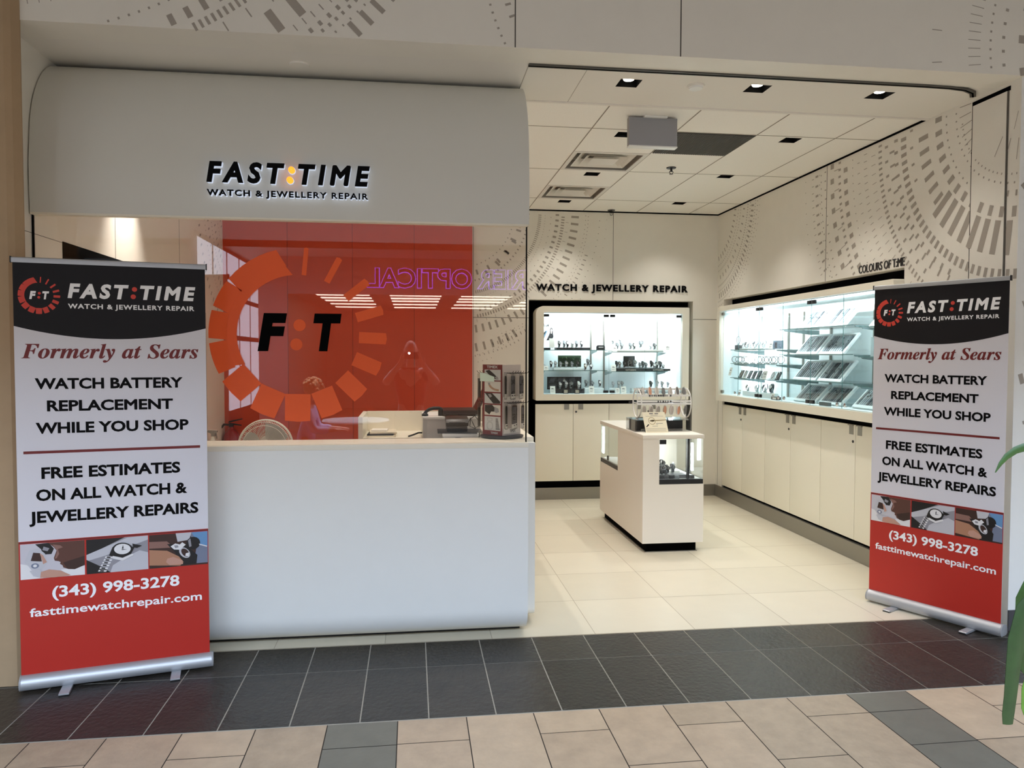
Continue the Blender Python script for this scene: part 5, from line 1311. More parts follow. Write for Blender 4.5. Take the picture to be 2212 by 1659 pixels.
for x, z, w, h, s in ((1.555, GZ0 + .002, .058, .085, 'black card at the bottom of the back display'), (2.0, GZ0 + .002, .06, .085, 'grey watches by the door hinge'), (2.265, 1.648, .05, .065, 'white step base on the upper shelf'), (2.885, 1.66, .065, .07, 'light strip on the upper shelf'), (2.252, 1.428, .055, .075, 'black name base on the middle shelf'), (1.478, 1.438, .05, .05, 'green picture on the middle shelf'), (2.37, GZ0 + .002, .06, .08, 'pale step base, corner half'), (2.30, GZ0 + .002, .045, .06, 'hinge at the bottom, corner half')):
    price_card(x, 8.335, z, w, h, 'white price card beside the ' + s)
for k, x in enumerate((1.70, 1.83)):
    mb = MB(); mb.box(x - .028, 8.325, GZ0 + .0005, x + .028, 8.345, GZ0 + .05, 0); mb.box(x - .02, 8.3242, GZ0 + .008, x + .02, 8.3248, GZ0 + .042, 1)
    tag(build('watch_box', mb, [M_plastic, mat('print_tan', (180, 168, 150), .5)]), 'small printed black box at the bottom of the back display, ' + ('further from the hinge' if k == 0 else 'nearer the hinge'), 'box', 'printed boxes in the back display')
mb = MB(); mb.box(2.475, 8.36, GZ0 + .0005, 2.60, 8.45, GZ0 + .055, 0); mb.box(2.55, 8.35, GZ0 + .0005, 2.61, 8.46, GZ0 + .058, 1)
tag(build('gift_box', mb, [M_caseback, M_plastic]), 'clear and black gift box at the bottom of the back display, corner half', 'box')

# ================================================================== LONG DISPLAY CASE
t = thing('long_display_case', 'long lit glass display case with cream frame over cupboard doors on the side wall', 'display cabinet', (3.5, 6.55, 0))
fR = lambda u, v, d: (d, u, v)
RX = 3.37
o_ = rrect(RY0 + 0.0, 1.108, 8.12, 2.150, (0.012, 0.012, 0.085, 0.012), 8); GA, GB, GC, GD = 5.05, 8.045, 1.178, 2.098
i_ = rrect(GA, GC, GB, GD, (0.004, 0.004, 0.004, 0.004), 8)
mb = MB(); mb.ring_prism(o_, i_, fR, RX, 3.54); build('face_frame', mb, M_cream, t, smooth=True)
x0, x1 = 3.42, 3.86
mb = MB()
GA += .004; GB -= .004; GC += .003; GD -= .004
mb.quad((x1, GA, GC), (x1, GB, GC), (x1, GB, GD), (x1, GA, GD)); mb.quad((x0, GA, GC), (x1, GA, GC), (x1, GA, GD), (x0, GA, GD)); mb.quad((x0, GB, GC), (x1, GB, GC), (x1, GB, GD), (x0, GB, GD))
mb.quad((x0, GA, GC), (x1, GA, GC), (x1, GB, GC), (x0, GB, GC)); mb.quad((x0, GA, GD), (x1, GA, GD), (x1, GB, GD), (x0, GB, GD))
build('lining', mb, M_caseback, t)
seams = [GA, 5.648, 6.138, 6.641, 7.127, 7.60, GB]
GXp = 3.395
for a, b in zip(seams, seams[1:]):
    mb = MB(); mb.box(GXp, a + .002, GC + .004, GXp + .006, b - .002, GD - .004, 0); mb.box(GXp + .0005, a + .0014, GC + .004, GXp + .0055, a + .0022, GD - .004, 1); build('glass_door', mb, [M_caseglass, M_glassedge], t)
for y in (7.127, 6.138):
    for z in (GD - .028, GC + .03):
        for s in (-.034, .034):
            mb = MB(); mb.box(GXp - .008, y + s - .028, z - .016, GXp + .014, y + s + .028, z + .016); build('hinge', mb, M_darkmetal, t, bevel=0.003)
for z in (GD - .028, GC + .03):
    mb = MB(); mb.box(GXp - .008, GB - .06, z - .016, GXp + .014, GB - .008, z + .016); build('hinge', mb, M_steel, t, bevel=0.003)
for y in (7.60, 6.641, 5.648):
    for s in (-.055, .055):
        mb = MB(); mb.lathe([(0.001, 0), (.017, 0), (.017, .010), (.010, .014), (.001, .014)], lambda u, v, c: (GXp - c, y + s + u, GC + .035 + v), 16); build('glass_lock', mb, M_chrome, t, smooth=True)
for y in (8.02, 7.40, 7.10, 6.60, 5.93, 5.55):
    mb = MB(); mb.box(x1 - .02, y - .009, GC, x1 - .002, y + .009, GD - .05); build('upright', mb, M_steel, t)
mb = MB(); mb.box(x0 + .01, GA + .05, GD - .018, x0 + .04, GB - .05, GD - .004); build('led_strip', mb, M_led_soft, t)
mb = MB(); mb.box(x1 - .16, GB - .02, GC + .03, x1 - .05, GB - .005, GD - .04); build('led_strip', mb, M_led, t)
mb = MB(); mb.box(x1 - .03, 7.42, GC + .35, x1 - .005, 7.99, GD - .12); build('light_panel', mb, emission('light_panel', (236, 252, 255), 2.2), t)
case_lamp(t, x0 + .06, (GA + GB) / 2, GD - .02, .03, 2.8, CASE_LIGHT * 1.2, (0, math.radians(-30), 0))
far_sh = [1.672, 1.524, 1.370]; near_sh = [1.855, 1.620, 1.388]
def rshelf(a, b, z, xb=0.0):
    mb = MB(); mb.box(3.455 + xb, a, z - .006, 3.80, b, z, 0); mb.box(3.4535 + xb, a, z - .006, 3.455 + xb, b, z, 1); build('shelf', mb, [M_caseglass, M_glassedge], t)
    for y in (a + .03, b - .03):
        mb = MB(); mb.prism([(3.84, z - .007), (3.48, z - .007), (3.49, z - .018), (3.84, z - .06)], lambda u, v, d: (u, d, v), y - .004, y + .004); build('bracket', mb, mat('bracket_slate', (104, 124, 126), .4), t)
for z in far_sh: rshelf(6.90, 7.93, z)
for z in near_sh: rshelf(5.60, 6.82, z); rshelf(5.06, 5.56, z - .02, .02)
for i, (a, b) in enumerate(((4.99, 5.53), (5.535, 6.04), (6.045, 6.56), (6.565, 7.07), (7.075, 7.59), (7.595, 8.11))):
    mb = MB(); mb.box(XR - .002, a, .155, XR + .018, b, 1.062); d = build('cupboard_door', mb, M_cream, t, bevel=.0015)
    yy = (a + .055) if i % 2 else (b - .055)
    mb = MB(); mb.box(XR - .005, yy - .028, .985, XR - .002, yy + .028, 1.06); mb.box(XR - .016, yy - .034, 1.056, XR - .002, yy + .034, 1.063); build('pull_tab', mb, M_steel, d)
    if i % 2:
        mb = MB(); mb.lathe([(.001, 0), (.011, 0), (.011, .004), (.001, .005)], lambda u, v, c: (XR - .002 - c, a + .03 + u, .93 + v), 16, 0, cap=False); build('lock', mb, M_darkmetal, d)
mb = MB(); mb.box(XR + .02, 4.985, .10, XR + .1, 8.115, 1.1); build('carcass', mb, M_black, t)
mb = MB(); mb.box(XR - .014, 4.985, 0, XR + .03, 8.118, .133); build('plinth', mb, M_steel, t)

# strap trays leaning on the shelves
def strap_tray(y0, y1, z0, z1, lab, seed, n=10):
    rr = random.Random(seed); w = y1 - y0; h = math.hypot(z1 - z0, .15); ang = math.atan2(.15, z1 - z0)
    tt = thing('strap_tray', lab, 'tray', (3.53, (y0 + y1) / 2, z0), -PI / 2, 'strap trays in the long display case')
    R = Matrix.Rotation(-ang, 4, 'X')
    mb = MB()
    B_ = lambda a, b, c, d, e, f, mi=0: mb.obox(R @ Matrix.Translation(((a + d) / 2, (b + e) / 2, (c + f) / 2)), d - a, e - b, f - c, mi)
    e_ = .028
    B_(-w / 2, 0, 0, w / 2, .012, e_); B_(-w / 2, 0, h - .018, w / 2, .012, h); B_(-w / 2, 0, e_, -w / 2 + .02, .012, h - .018); B_(w / 2 - .03, 0, e_, w / 2, .012, h - .018); B_(-w / 2, .012, 0, w / 2, .018, h)
    build('frame', mb, mat('tray_white', (226, 234, 236), .5), tt, local=True)
    step = (w - .05) / n
    tones = [(150, 160, 166), (122, 132, 138), (172, 182, 186), (92, 100, 106), (138, 148, 154), (58, 64, 70), (164, 172, 178)]
    for k in range(n):
        x = -w / 2 + .02 + step * (k + .5); tn = rr.choice(tones)
        mb = MB(); mb.obox(R @ Matrix.Translation((x, .008, h / 2 + .004)), step * .62, .006, h - .06)
        if rr.random() < .6: mb.obox(R @ Matrix.Translation((x, .0035, rr.uniform(.35, .8) * h)), step * .4, .004, .012, 1)
        build('strap', mb, [mat('traystrap_%d' % tn[0], tn, .5), M_plastic], tt, local=True)
TR = [(6.27, 6.62, 1.857, 2.03, 'on the top shelf, nearer the corner', 1), (5.86, 6.255, 1.857, 2.03, 'on the top shelf, beside the door seam', 2), (6.29, 6.66, 1.622, 1.80, 'on the second shelf, nearer the corner', 3), (5.87, 6.26, 1.622, 1.80, 'on the second shelf, beside the door seam', 4), (6.30, 6.70, 1.390, 1.57, 'on the third shelf, nearer the corner', 5), (5.90, 6.27, 1.390, 1.57, 'on the third shelf, beside the door seam', 6), (6.29, 6.68, 1.196, 1.352, 'at the case bottom, nearest the corner', 7), (5.89, 6.24, 1.196, 1.352, 'at the case bottom, middle of three', 8), (5.42, 5.73, 1.196, 1.352, 'at the case bottom, nearest the roll-up banner', 9), (5.33, 5.52, 1.837, 2.0, 'on the top shelf beside the roll-up banner', 10)]
for a, b, z0, z1, w, sd in TR:
    strap_tray(a, b, z0, z1, 'white tray of grey watch straps leaning ' + w, sd, 10 if b - a > .25 else 6)
for a, b, z in ((5.86, 6.66, 1.857),):
    pass
# bangles, watches and boxes on the shelves near the corner
g2 = 'jewellery in the long display case'
rz = -PI / 2
KB = {'h': (SIL, SIL, (88, 94, 98), 1.0, 'bangle'), 'k': (BLK, BLK, (40, 42, 46), .95, 'bangle')}
def put2(kind, y, z, lab, x=3.54, s=0, dz=0):
    put(kind, (x, y, z + dz), rz + s, lab, g2)
z = far_sh[0]
mb = MB(); mb.box(3.52, 7.925 - .035, z + .0005, 3.57, 7.925 + .045, z + .05); tag(build('watch_riser', mb, mat('base_navy', (30, 36, 46), .5), bevel=.002), 'dark square base on the upper shelf of the long case, nearest the corner', 'display plinth')
put2((SIL, SIL, (104, 110, 112), 1.25, 'bangle'), 7.925, z + .05, 'large silver hoop bangle standing on the dark square base')
for k, (y, kd) in enumerate(((7.77, K['ss']), (7.70, K['gg']), (7.62, K['sw']), (7.50, K['gg']), (7.42, K['ss']), (7.30, K['sw']))):
    put2(kd, y, z, 'watch on the upper shelf of the long case, %s from the dark square base' % ORD[k], 3.53, 0, .012)
plinth_block('watch_riser', 3.505, 3.57, 7.255, 7.82, z + .0003, z + .012, M_caseback, 'thin pale base along the upper shelf of the long case')
mb = MB(); mb.box(3.60, 7.06, z + .0005, 3.62, 7.245, z + .085, 0); mb.box(3.5995, 7.15, z + .01, 3.60, 7.20, z + .07, 1)
tag(build('picture_box', mb, [mat('box_bluegrey', (110, 124, 142), .5), mat('box_plum', (50, 36, 46), .5)]), 'blue grey picture box on the upper shelf of the long case', 'box')
price_card(3.49, 7.08, z + .0005, .07, .075, 'white price card before the blue grey picture box', rz)
z = far_sh[1]
for k in range(14):
    put2(KB['k' if k in (2, 5, 9, 11) else 'h'], 7.96 - k * .078 if k < 13 else 6.93, z, 'slim hoop bangle on the second shelf of the long case, %s from the corner' % ORD[k], 3.52 + .01 * (k % 2), .9)
z = far_sh[2]
for k in range(9):
    y = 7.86 - k * .105
    if k == 6: continue
    tt = thing('boxed_bracelet', 'pale boxed bracelet leaning on the third shelf of the long case, %s from the corner' % ORD[k if k < 6 else k - 1], 'bracelet', (3.53, y, z), rz, g2)
    R = Matrix.Rotation(-.45, 4, 'X')
    mb = MB(); mb.obox(R @ Matrix.Translation((0, .004, .045)), .075, .008, .088); build('card', mb, mat('pad_dark', (34, 36, 40), .5) if k in (0, 2, 3, 4, 8) else M_caseback, tt, local=True)
    mb = MB(); mb.tube([tuple(R @ Vector((.022 * math.cos(2 * PI * j / 18), -.003, .046 + .034 * math.sin(2 * PI * j / 18)))) for j in range(18)], .005, 6, closed=True); build('bracelet', mb, M_chrome, tt, local=True, smooth=True)
price_card(3.50, 7.22, z + .0005, .08, .085, 'pinkish price card among the boxed bracelets of the long case', rz)
price_card(3.47, 7.985, 1.39, .07, .09, 'white price card at the corner end of the third shelf', rz)
z = GC + .001
for k, (y, kd, s) in enumerate(((7.66, K['bs'], 0), (7.45, K['sw'], .2), (7.27, K['bn'], -.2), (7.12, K['bw'], .5))):
    put2(kd, y, z, 'watch at the bottom of the long case, %s from the corner' % ORD[k], 3.53, s, .05)
plinth_block('watch_riser', 3.50, 3.57, 7.05, 7.72, z + .0003, z + .05, M_caseback, 'pale base under watches at the bottom of the long case')
for k, (y, w) in enumerate(((7.76, 'nearest the corner'), (7.0, 'beside the strap trays'))):
    price_card(3.48, y, z, .06, .06, 'small white price card at the bottom of the long case, ' + w, rz)
mb = MB(); mb.box(3.46, 6.86, z + .0004, 3.50, 6.98, z + .028, 0); mb.box(3.459, 6.88, z + .005, 3.46, 6.95, z + .022, 1)
tag(build('ring_box', mb, [M_plastic, M_paper]), 'flat black box at the bottom of the long case beside the price card', 'box')
mb = MB(); mb.box(3.46, 5.96, z + .0004, 3.49, 6.10, z + .03, 0)
tag(build('ring_box', mb, [mat('box_slate', (60, 74, 78), .5)]), 'flat slate box at the bottom of the long case before the middle tray', 'box')
for k, (y, h) in enumerate(((5.50, .15), (5.44, .15), (5.38, .12))):
    mb = MB(); mb.lathe([(.001, 1.602), (.018, 1.602), (.018, 1.602 + h), (.001, 1.602 + h)], lambda a, b, c: (3.56 + a, y + b, c), 16); tag(build('display_tube', mb, mat('tube_pale', (176, 194, 198), .3), smooth=True), 'pale upright tube on the second shelf beside the banner, %s from the door seam' % ORD[k], 'tube', 'pale tubes in the long display case')
# ================================================================== ISLAND SHOWCASE
M_island = mat('island_white', (234, 228, 218), 0.4)
IX0, IX1, IY0, IY1 = 1.848, 2.362, 5.92, 7.33
t = thing('island_showcase', 'free-standing white island showcase with lit glass corners on a black plinth', 'display cabinet', ((IX0 + IX1) / 2, (IY0 + IY1) / 2, 0))
mb = MB(); mb.box(IX0, IY0, 0.075, IX1, IY1, 0.556); mb.box(IX0, IY0, 0.5561, 1.985, 6.68, 0.927); mb.box(1.9851, 6.56, 0.5561, 2.16, 6.68, 0.927); mb.box(2.1601, 6.56, 0.5561, IX1, IY1, 0.927); build('body', mb, M_island, t)
mb = MB(); mb.box(IX0 - .002, IY0 - .002, 0.927, IX1 + .002, IY1 + .002, 0.96); build('top', mb, M_island, t, bevel=0.0015)
mb = MB(); mb.box(IX0 + .035, IY0 + .02, 0.0, IX1 - .055, IY1 - .06, 0.075); build('plinth', mb, M_black, t)
mb = MB(); mb.box(IX0 + .028, IY0 + .012, 0.0, IX1 - .045, IY1 - .05, 0.006); build('foot_plate', mb, M_steel, t)
mb = MB(); mb.box(1.985, IY0 + .004, 0.5565, IX1 - .004, 6.555, 0.595); build('case_base', mb, M_plastic, t)
mb = MB(); mb.box(1.988, IY0 + .02, 0.595, IX1 - .02, 6.55, 0.598); build('case_floor', mb, M_white, t)
mb = MB(); mb.box(IX0 + .004, 6.685, 0.5565, 2.155, IY1 - .004, 0.595); build('case_base', mb, M_plastic, t)
mb = MB(); mb.box(IX0 + .02, 6.69, 0.595, 2.15, IY1 - .02, 0.598); build('case_floor', mb, M_white, t)
def pane(x0, y0, x1, y1):
    mb = MB(); mb.box(x0, y0, 0.596, x1, y1, 0.926); build('glass_pane', mb, M_caseglass, t)
pane(1.987, 5.924, 2.232, 5.929); pane(2.238, 5.924, 2.354, 5.929); pane(2.354, 5.926, 2.359, 6.55)
pane(IX0 + .004, 6.69, IX0 + .009, 7.06); pane(IX0 + .004, 7.064, IX0 + .009, 7.32); pane(IX0 + .006, 7.321, 2.15, 7.326)
mb = MB(); mb.box(1.989, 5.916, 0.885, 2.042, 5.932, 0.922); build('hinge', mb, M_darkmetal, t, bevel=.003)
mb = MB(); mb.box(2.225, 5.93, 0.598, 2.243, 5.955, 0.926); build('hinge_bar', mb, M_darkmetal, t)
mb = MB(); mb.box(IX0 + .001, 7.052, 0.60, IX0 + .018, 7.072, 0.645); build('hinge', mb, M_darkmetal, t, bevel=.002)
for x in (2.07, 2.135):
    mb = MB(); mb.box(x, 6.545, 0.66, x + .022, 6.556, 0.915); build('led_strip', mb, M_led, t)
mb = MB(); mb.box(IX0 + .02, 7.28, 0.64, IX0 + .03, 7.315, 0.90); build('led_strip', mb, M_led, t)
mb = MB(); mb.box(2.335, 6.20, 0.62, 2.345, 6.222, 0.86); build('led_strip', mb, M_led, t)  # glowing bar built in for the reflection of an LED strip
case_lamp(t, 2.16, 6.25, 0.92, .25, .4, .7); case_lamp(t, 2.0, 7.0, 0.92, .2, .4, .5)
gi = 'watches in the island showcase'
for k, (x, y, kd, z, r) in enumerate(((2.01, 5.98, K['bb'], .628, .3), (2.045, 5.985, K['sb'], .628, -.4), (2.08, 6.0, K['bb'], .628, .2), (2.02, 6.05, K['bs'], .665, -.2), (2.06, 6.06, K['bb'], .665, .5), (2.135, 6.03, K['gg'], .628, .1), (2.20, 6.2, K['ss'], .628, -.3))):
    put(kd, (x, y, z), r, '%s watch, %s from the white post in the island glass corner' % (LOOK[kd], ORD[k]), gi)
mb = MB(); mb.box(1.992, 5.965, .598, 2.235, 6.08, .627, 0); tag(build('watch_riser', mb, M_greyplastic, bevel=.002), 'grey base under the black watches in the island glass corner', 'display plinth')
mb = MB(); mb.box(1.992, 6.025, .628, 2.085, 6.08, .664, 0); tag(build('watch_riser', mb, M_greyplastic, bevel=.002), 'upper grey step under black watches in the island glass corner', 'display plinth')
mb = MB(); mb.box(2.15, 6.17, .598, 2.25, 6.23, .627, 0); tag(build('watch_riser', mb, M_white, bevel=.002), 'small white base behind the black watches in the island glass corner', 'display plinth')
for k, (x, m, w) in enumerate(((2.008, mat('ibox_a', (40, 40, 42), .5), 'next to the white post'), (2.052, mat('ibox_b', (84, 84, 86), .5), 'second from the white post'), (2.096, mat('ibox_c', (22, 22, 24), .5), 'third from the white post'), (2.142, mat('ibox_d', (150, 156, 160), .5), 'furthest from the white post'), (2.27, mat('ibox_e', (60, 60, 62), .5), 'alone beside the hinge bar'))):
    mb = MB(); mb.box(x - .018, 5.938, .5985, x + .02, 5.962, .625); tag(build('watch_box', mb, m, bevel=.002), 'small box at the front of the island glass corner, ' + w, 'box', 'small boxes in the island showcase')
tt = thing('price_card', 'white card and dark booklet standing in the far glass corner of the island', 'card', (1.90, 6.80, .598))
mb = MB(); mb.obox(Matrix.Translation((1.90, 6.80, .66)) @ Matrix.Rotation(.2, 4, 'Y'), .004, .07, .11); build('card', mb, M_paper, tt)
mb = MB(); mb.obox(Matrix.Translation((1.93, 6.74, .665)) @ Matrix.Rotation(.2, 4, 'Y'), .006, .08, .12); build('booklet', mb, M_greyplastic, tt)

# clear cylinder display with strap cuffs on top of the island
AX0, AX1, AY, AZ = 1.90, 2.345, 6.33, 1.195
t = thing('cuff_display', 'clear acrylic drum display of strap cuffs on the island top', 'display rack', (2.1, 6.32, .96))
mb = MB(); mb.box(1.86, 6.19, .9605, 2.348, 6.46, .966); mb.box(1.86, 6.19, 1.056, 2.348, 6.46, 1.064); mb.box(1.86, 6.19, .966, 1.864, 6.46, 1.056); mb.box(2.344, 6.19, .966, 2.348, 6.46, 1.056); build('clear_base', mb, M_acrylic, t)
mb = MB(); mb.box(1.885, 6.36, .967, 2.34, 6.45, 1.055); mb.box(1.885, 6.22, .967, 1.92, 6.36, 1.055, 0); build('black_block', mb, M_plastic, t)
M_acw = mat('acrylic_white', (232, 230, 226), 0.2)
for x in (AX0 + .02, AX1 + .01):
    mb = MB(); mb.tube([(x, AY + .125 * math.cos(2 * PI * k / 40), AZ + .125 * math.sin(2 * PI * k / 40)) for k in range(40)], .006, 8, closed=True); mb.tube([(x, AY, AZ - .12), (x, AY + .0, AZ + .12)], .004, 6); mb.tube([(x, AY - .12, AZ), (x, AY + .12, AZ)], .004, 6); build('end_ring', mb, M_acw, t, smooth=True)
for k, (dy, dz) in enumerate(((-.115, .07), (-.085, .095), (-.128, .0), (-.122, .022), (-.03, .122), (.09, .09), (.125, 0))):
    mb = MB(); mb.box(AX0 - .02, AY + dy - .004, AZ + dz - .008, AX1 + .01, AY + dy + .004, AZ + dz + .008); build('rail', mb, M_acw if k in (0, 2, 3, 4) else M_acrylic, t)
mb = MB()
rr = random.Random(9)
x = 1.99
for x in [1.985 + .0155 * k for k in range(14)]:
    if rr.random() < .15: continue
    mb.box(x, AY - .122, AZ + .062, x + rr.choice([.006, .009, .011]), AY - .1195, AZ + .078)
for x in [2.06 + .022 * k for k in range(6)]:
    mb.box(x, AY - .131, AZ + .012, x + rr.choice([.005, .009]), AY - .1265, AZ + .028)
build('print_marks', mb, M_darkink, t)
M_cuff = mat('cuff_pad', (206, 198, 190), .5); M_cuffp = mat('cuff_peach', (222, 164, 132), .5); M_cuffd = mat('cuff_grey', (120, 118, 116), .5)
n = 0
for row_, (a, zc, cnt, nm) in enumerate(((math.radians(128), 0, 7, 'upper'), (math.radians(205), 0, 7, 'lower'))):
    for k in range(cnt):
        x = 1.945 + .0605 * k
        y, z = AY + .128 * math.cos(a), AZ + .128 * math.sin(a)
        tt = thing('strap_cuff', 'strap cuff on the %s ring of the acrylic drum, %s from the counter' % (nm, ORD[k]), 'watch strap', (x, y, z), 0, 'strap cuffs on the acrylic drum')
        mb = MB(); tl = -.35 if row_ == 0 else .25
        R = Matrix.Translation((x, y, z)) @ Matrix.Rotation(tl, 4, 'X')
        o1 = [tuple((.017 * math.cos(2 * PI * j / 20), .044 * math.sin(2 * PI * j / 20))) for j in range(20)]; i1 = [(p * .8, q * .9) for p, q in o1]
        mb.ring_prism(o1, i1, lambda u, v, d: tuple(R @ Vector((u, d, v))), -.012, .012); build('hoop', mb, M_acw if k % 3 else M_acrylic, tt)
        mb = MB(); mb.prism([(p * .78, q * .86) for p, q in o1], lambda u, v, d: tuple(R @ Vector((u, d, v))), -.004, .004)
        build('strap', mb, M_cuffp if (k, row_) in ((1, 0), (5, 1), (3, 1)) else (M_cuffd if k in (3, 5, 6) else M_cuff), tt)
t = thing('info_card', 'cream information card with a watch and magnifier drawing leaning on the acrylic drum', 'card', (2.02, 6.115, .96))
fc = lambda u, v, d: (1.932 + u * .196 + (.012 - .024 * v if False else 0) - .018 * (1 - 0) * v * 0 - .022 * v + .0, 6.115 + .045 * v - d, .9605 + .168 * v)
mb = MB(); mb.prism([(0, 0), (1, 0), (1.0, 1), (0, 1)], fc, -.001, .001, 0)
cq = lambda pts, mi, d=.0014: mb.add([fc(u, v, d) for u, v in pts], [list(range(len(pts)))], mi)
rect_ = lambda a, b, c, d, mi: cq([(a, b), (c, b), (c, d), (a, d)], mi)
rect_(.30, .905, .47, .955, 1); rect_(.54, .905, .70, .955, 1); rect_(.35, .84, .66, .855, 1); rect_(.12, .795, .9, .805, 1)
for k in range(5): rect_(.05, .05 + .04 * k, .95 - .05 * (k % 2), .058 + .04 * k, 1)
for k in range(24):
    a0, a1 = 2 * PI * k / 24, 2 * PI * (k + 1) / 24
    cq([(.36 + .155 * math.cos(a0), .57 + .18 * math.sin(a0)), (.36 + .155 * math.cos(a1), .57 + .18 * math.sin(a1)), (.36 + .135 * math.cos(a1), .57 + .157 * math.sin(a1)), (.36 + .135 * math.cos(a0), .57 + .157 * math.sin(a0))], 3)
cq([(.26, .56), (.38, .53), (.47, .55), (.49, .59), (.45, .63), (.36, .62), (.26, .58)], 4, .0016); cq([(.49, .565), (1.0, .60), (1.0, .635), (.49, .61)], 3, .0016)
cq([(.06, .30), (.18, .42), (.215, .39), (.095, .27)], 2, .0018); rect_(.52, .44, .82, .46, 1); rect_(.52, .38, .60, .395, 1); rect_(.34, .31, .58, .325, 1)
build('sheet', mb, [mat('card_cream', (240, 232, 208), .6), M_ink, M_plastic, mat('card_bronze', (158, 140, 96), .5), mat('card_olive', (84, 74, 44), .5)], t)

# ================================================================== POTTED PLANT BESIDE THE CAMERA
t = thing('potted_plant', 'green broad-leaved potted plant reaching in at the frame edge', 'plant', (1.79, 1.62, 0))
PXX = 1.79
M_leaf = mat('leaf_green', (52, 84, 34), .42, var=.25, vscale=24)
M_leafd = mat('leaf_olive', (36, 60, 24), .42, var=.25, vscale=20)
mb = MB(); pf = lambda a, b, c: (PXX + a, 1.62 + b, c)
mb.lathe([(.001, 0), (.15, 0), (.17, .02), (.20, .36), (.21, .38), (.195, .38), (.185, .34), (.001, .33)], pf, 32); build('pot', mb, mat('pot_dark', (52, 50, 50), .5), t, smooth=True)
mb = MB(); mb.lathe([(.001, .345), (.186, .342)], pf, 24, cap=False); build('soil', mb, mat('soil', (44, 34, 26), .9), t)
mb = MB(); mb.tube([pf(0, 0, .34), pf(.01, .01, .7), pf(-.005, .0, 1.05), pf(.01, .0, 1.40)], [.014, .012, .010, .006], 8); build('stem', mb, mat('stem_green', (92, 108, 56), .6), t, smooth=True)
def leaf(pts, widths, m, up=(0, -1, 0)):
    """midrib points with half widths; blade folded a little along the rib"""
    pts = [Vector(p) for p in pts]; v = []; f = []
    n = len(pts)
    for i, p in enumerate(pts):
        tg = (pts[min(i + 1, n - 1)] - pts[max(i - 1, 0)]).normalized(); side = tg.cross(Vector(up)).normalized(); nn = side.cross(tg)
        w = widths[i]
        v += [p - side * w - nn * w * .25, p - side * w * .5 - nn * w * .06, p, p + side * w * .5 - nn * w * .06, p + side * w - nn * w * .25]
    for i in range(n - 1):
        for j in range(4):
            f.append((i * 5 + j, i * 5 + j + 1, (i + 1) * 5 + j + 1, (i + 1) * 5 + j))
    mb = MB(); mb.add(v, f)
    mb.add([(x, y + .0012, z) for x, y, z in v], [q[::-1] for q in f])
    build('leaf', mb, m, t, smooth=True)
leaf([(PXX, 1.64, 1.20), (1.553, 1.640, 1.394), (1.457, 1.640, 1.382), (1.437, 1.640, 1.376), (1.413, 1.640, 1.361), (1.397, 1.640, 1.344), (1.383, 1.640, 1.323)], [.004, .010, .010, .009, .0075, .005, .0008], M_leaf)
leaf([(PXX, 1.62, .98), (1.574, 1.600, 1.094), (1.490, 1.600, 1.052), (1.443, 1.600, 0.999), (1.421, 1.600, 0.928), (1.413, 1.600, 0.856), (1.408, 1.600, 0.795), (1.403, 1.600, 0.750), (1.402, 1.600, 0.727)], [.004, .012, .022, .026, .023, .019, .017, .016, .013], M_leafd)
leaf([(PXX, 1.62, 1.15), (1.651, 1.680, 1.127), (1.575, 1.680, 1.106), (1.517, 1.680, 0.992), (1.508, 1.680, 0.899), (1.506, 1.680, 0.841), (1.513, 1.680, 0.808)], [.004, .02, .03, .030, .022, .016, .002], M_leaf)
leaf([(PXX, 1.62, .90), (1.601, 1.620, 0.895), (1.525, 1.620, 0.904), (1.484, 1.620, 0.855), (1.463, 1.620, 0.800), (1.459, 1.620, 0.754), (1.461, 1.620, 0.737)], [.004, .010, .014, .013, .010, .006, .002], mat('leaf_fresh', (84, 124, 40), .4, var=.2, vscale=24))
for a, z0, L in ((.4, 1.0, .42), (.0, 1.2, .4), (-.9, .9, .30), (-.5, 1.1, .45), (-1.2, .8, .34), (.2, 1.38, .4), (-.1, 1.36, .36)):
    c, s = math.cos(a), math.sin(a)
    leaf([(PXX, 1.62, z0), (PXX + c * L * .35, 1.62 + s * L * .35, z0 + .14), (PXX + c * L * .7, 1.62 + s * L * .7, z0 + .12), (PXX + c * L, 1.62 + s * L, z0 - .04)], [.004, .03, .034, .002], M_leaf, (0, 0, 1))

# ================================================================== PEOPLE MIRRORED IN THE WINDOW
def skin_body(name, joints, edges, mats, parent, root):
    """one continuous surface grown round connected joints: joints name -> (x, y, z, r)"""
    keys = list(joints)
    me = bpy.data.meshes.new(name)
    inv = WM[parent.name].inverted()
    me.from_pydata([tuple(inv @ Vector(joints[k][:3])) for k in keys], [(keys.index(a), keys.index(b)) for a, b in edges], [])
    o = bpy.data.objects.new(name, me); link(o, parent)
    sk = o.modifiers.new('skin', 'SKIN'); sk.use_smooth_shade = True; sk.branch_smoothing = 0.4
    for i, k in enumerate(keys):
        r = joints[k][3]
        me.skin_vertices[0].data[i].radius = r if isinstance(r, tuple) else (r, r)
        me.skin_vertices[0].data[i].use_root = (k == root)
    ss = o.modifiers.new('sub', 'SUBSURF'); ss.levels = 1; ss.render_levels = 2
    me.materials.append(mats)
    return o
M_skin = mat('skin_tone', (206, 158, 136), .5)
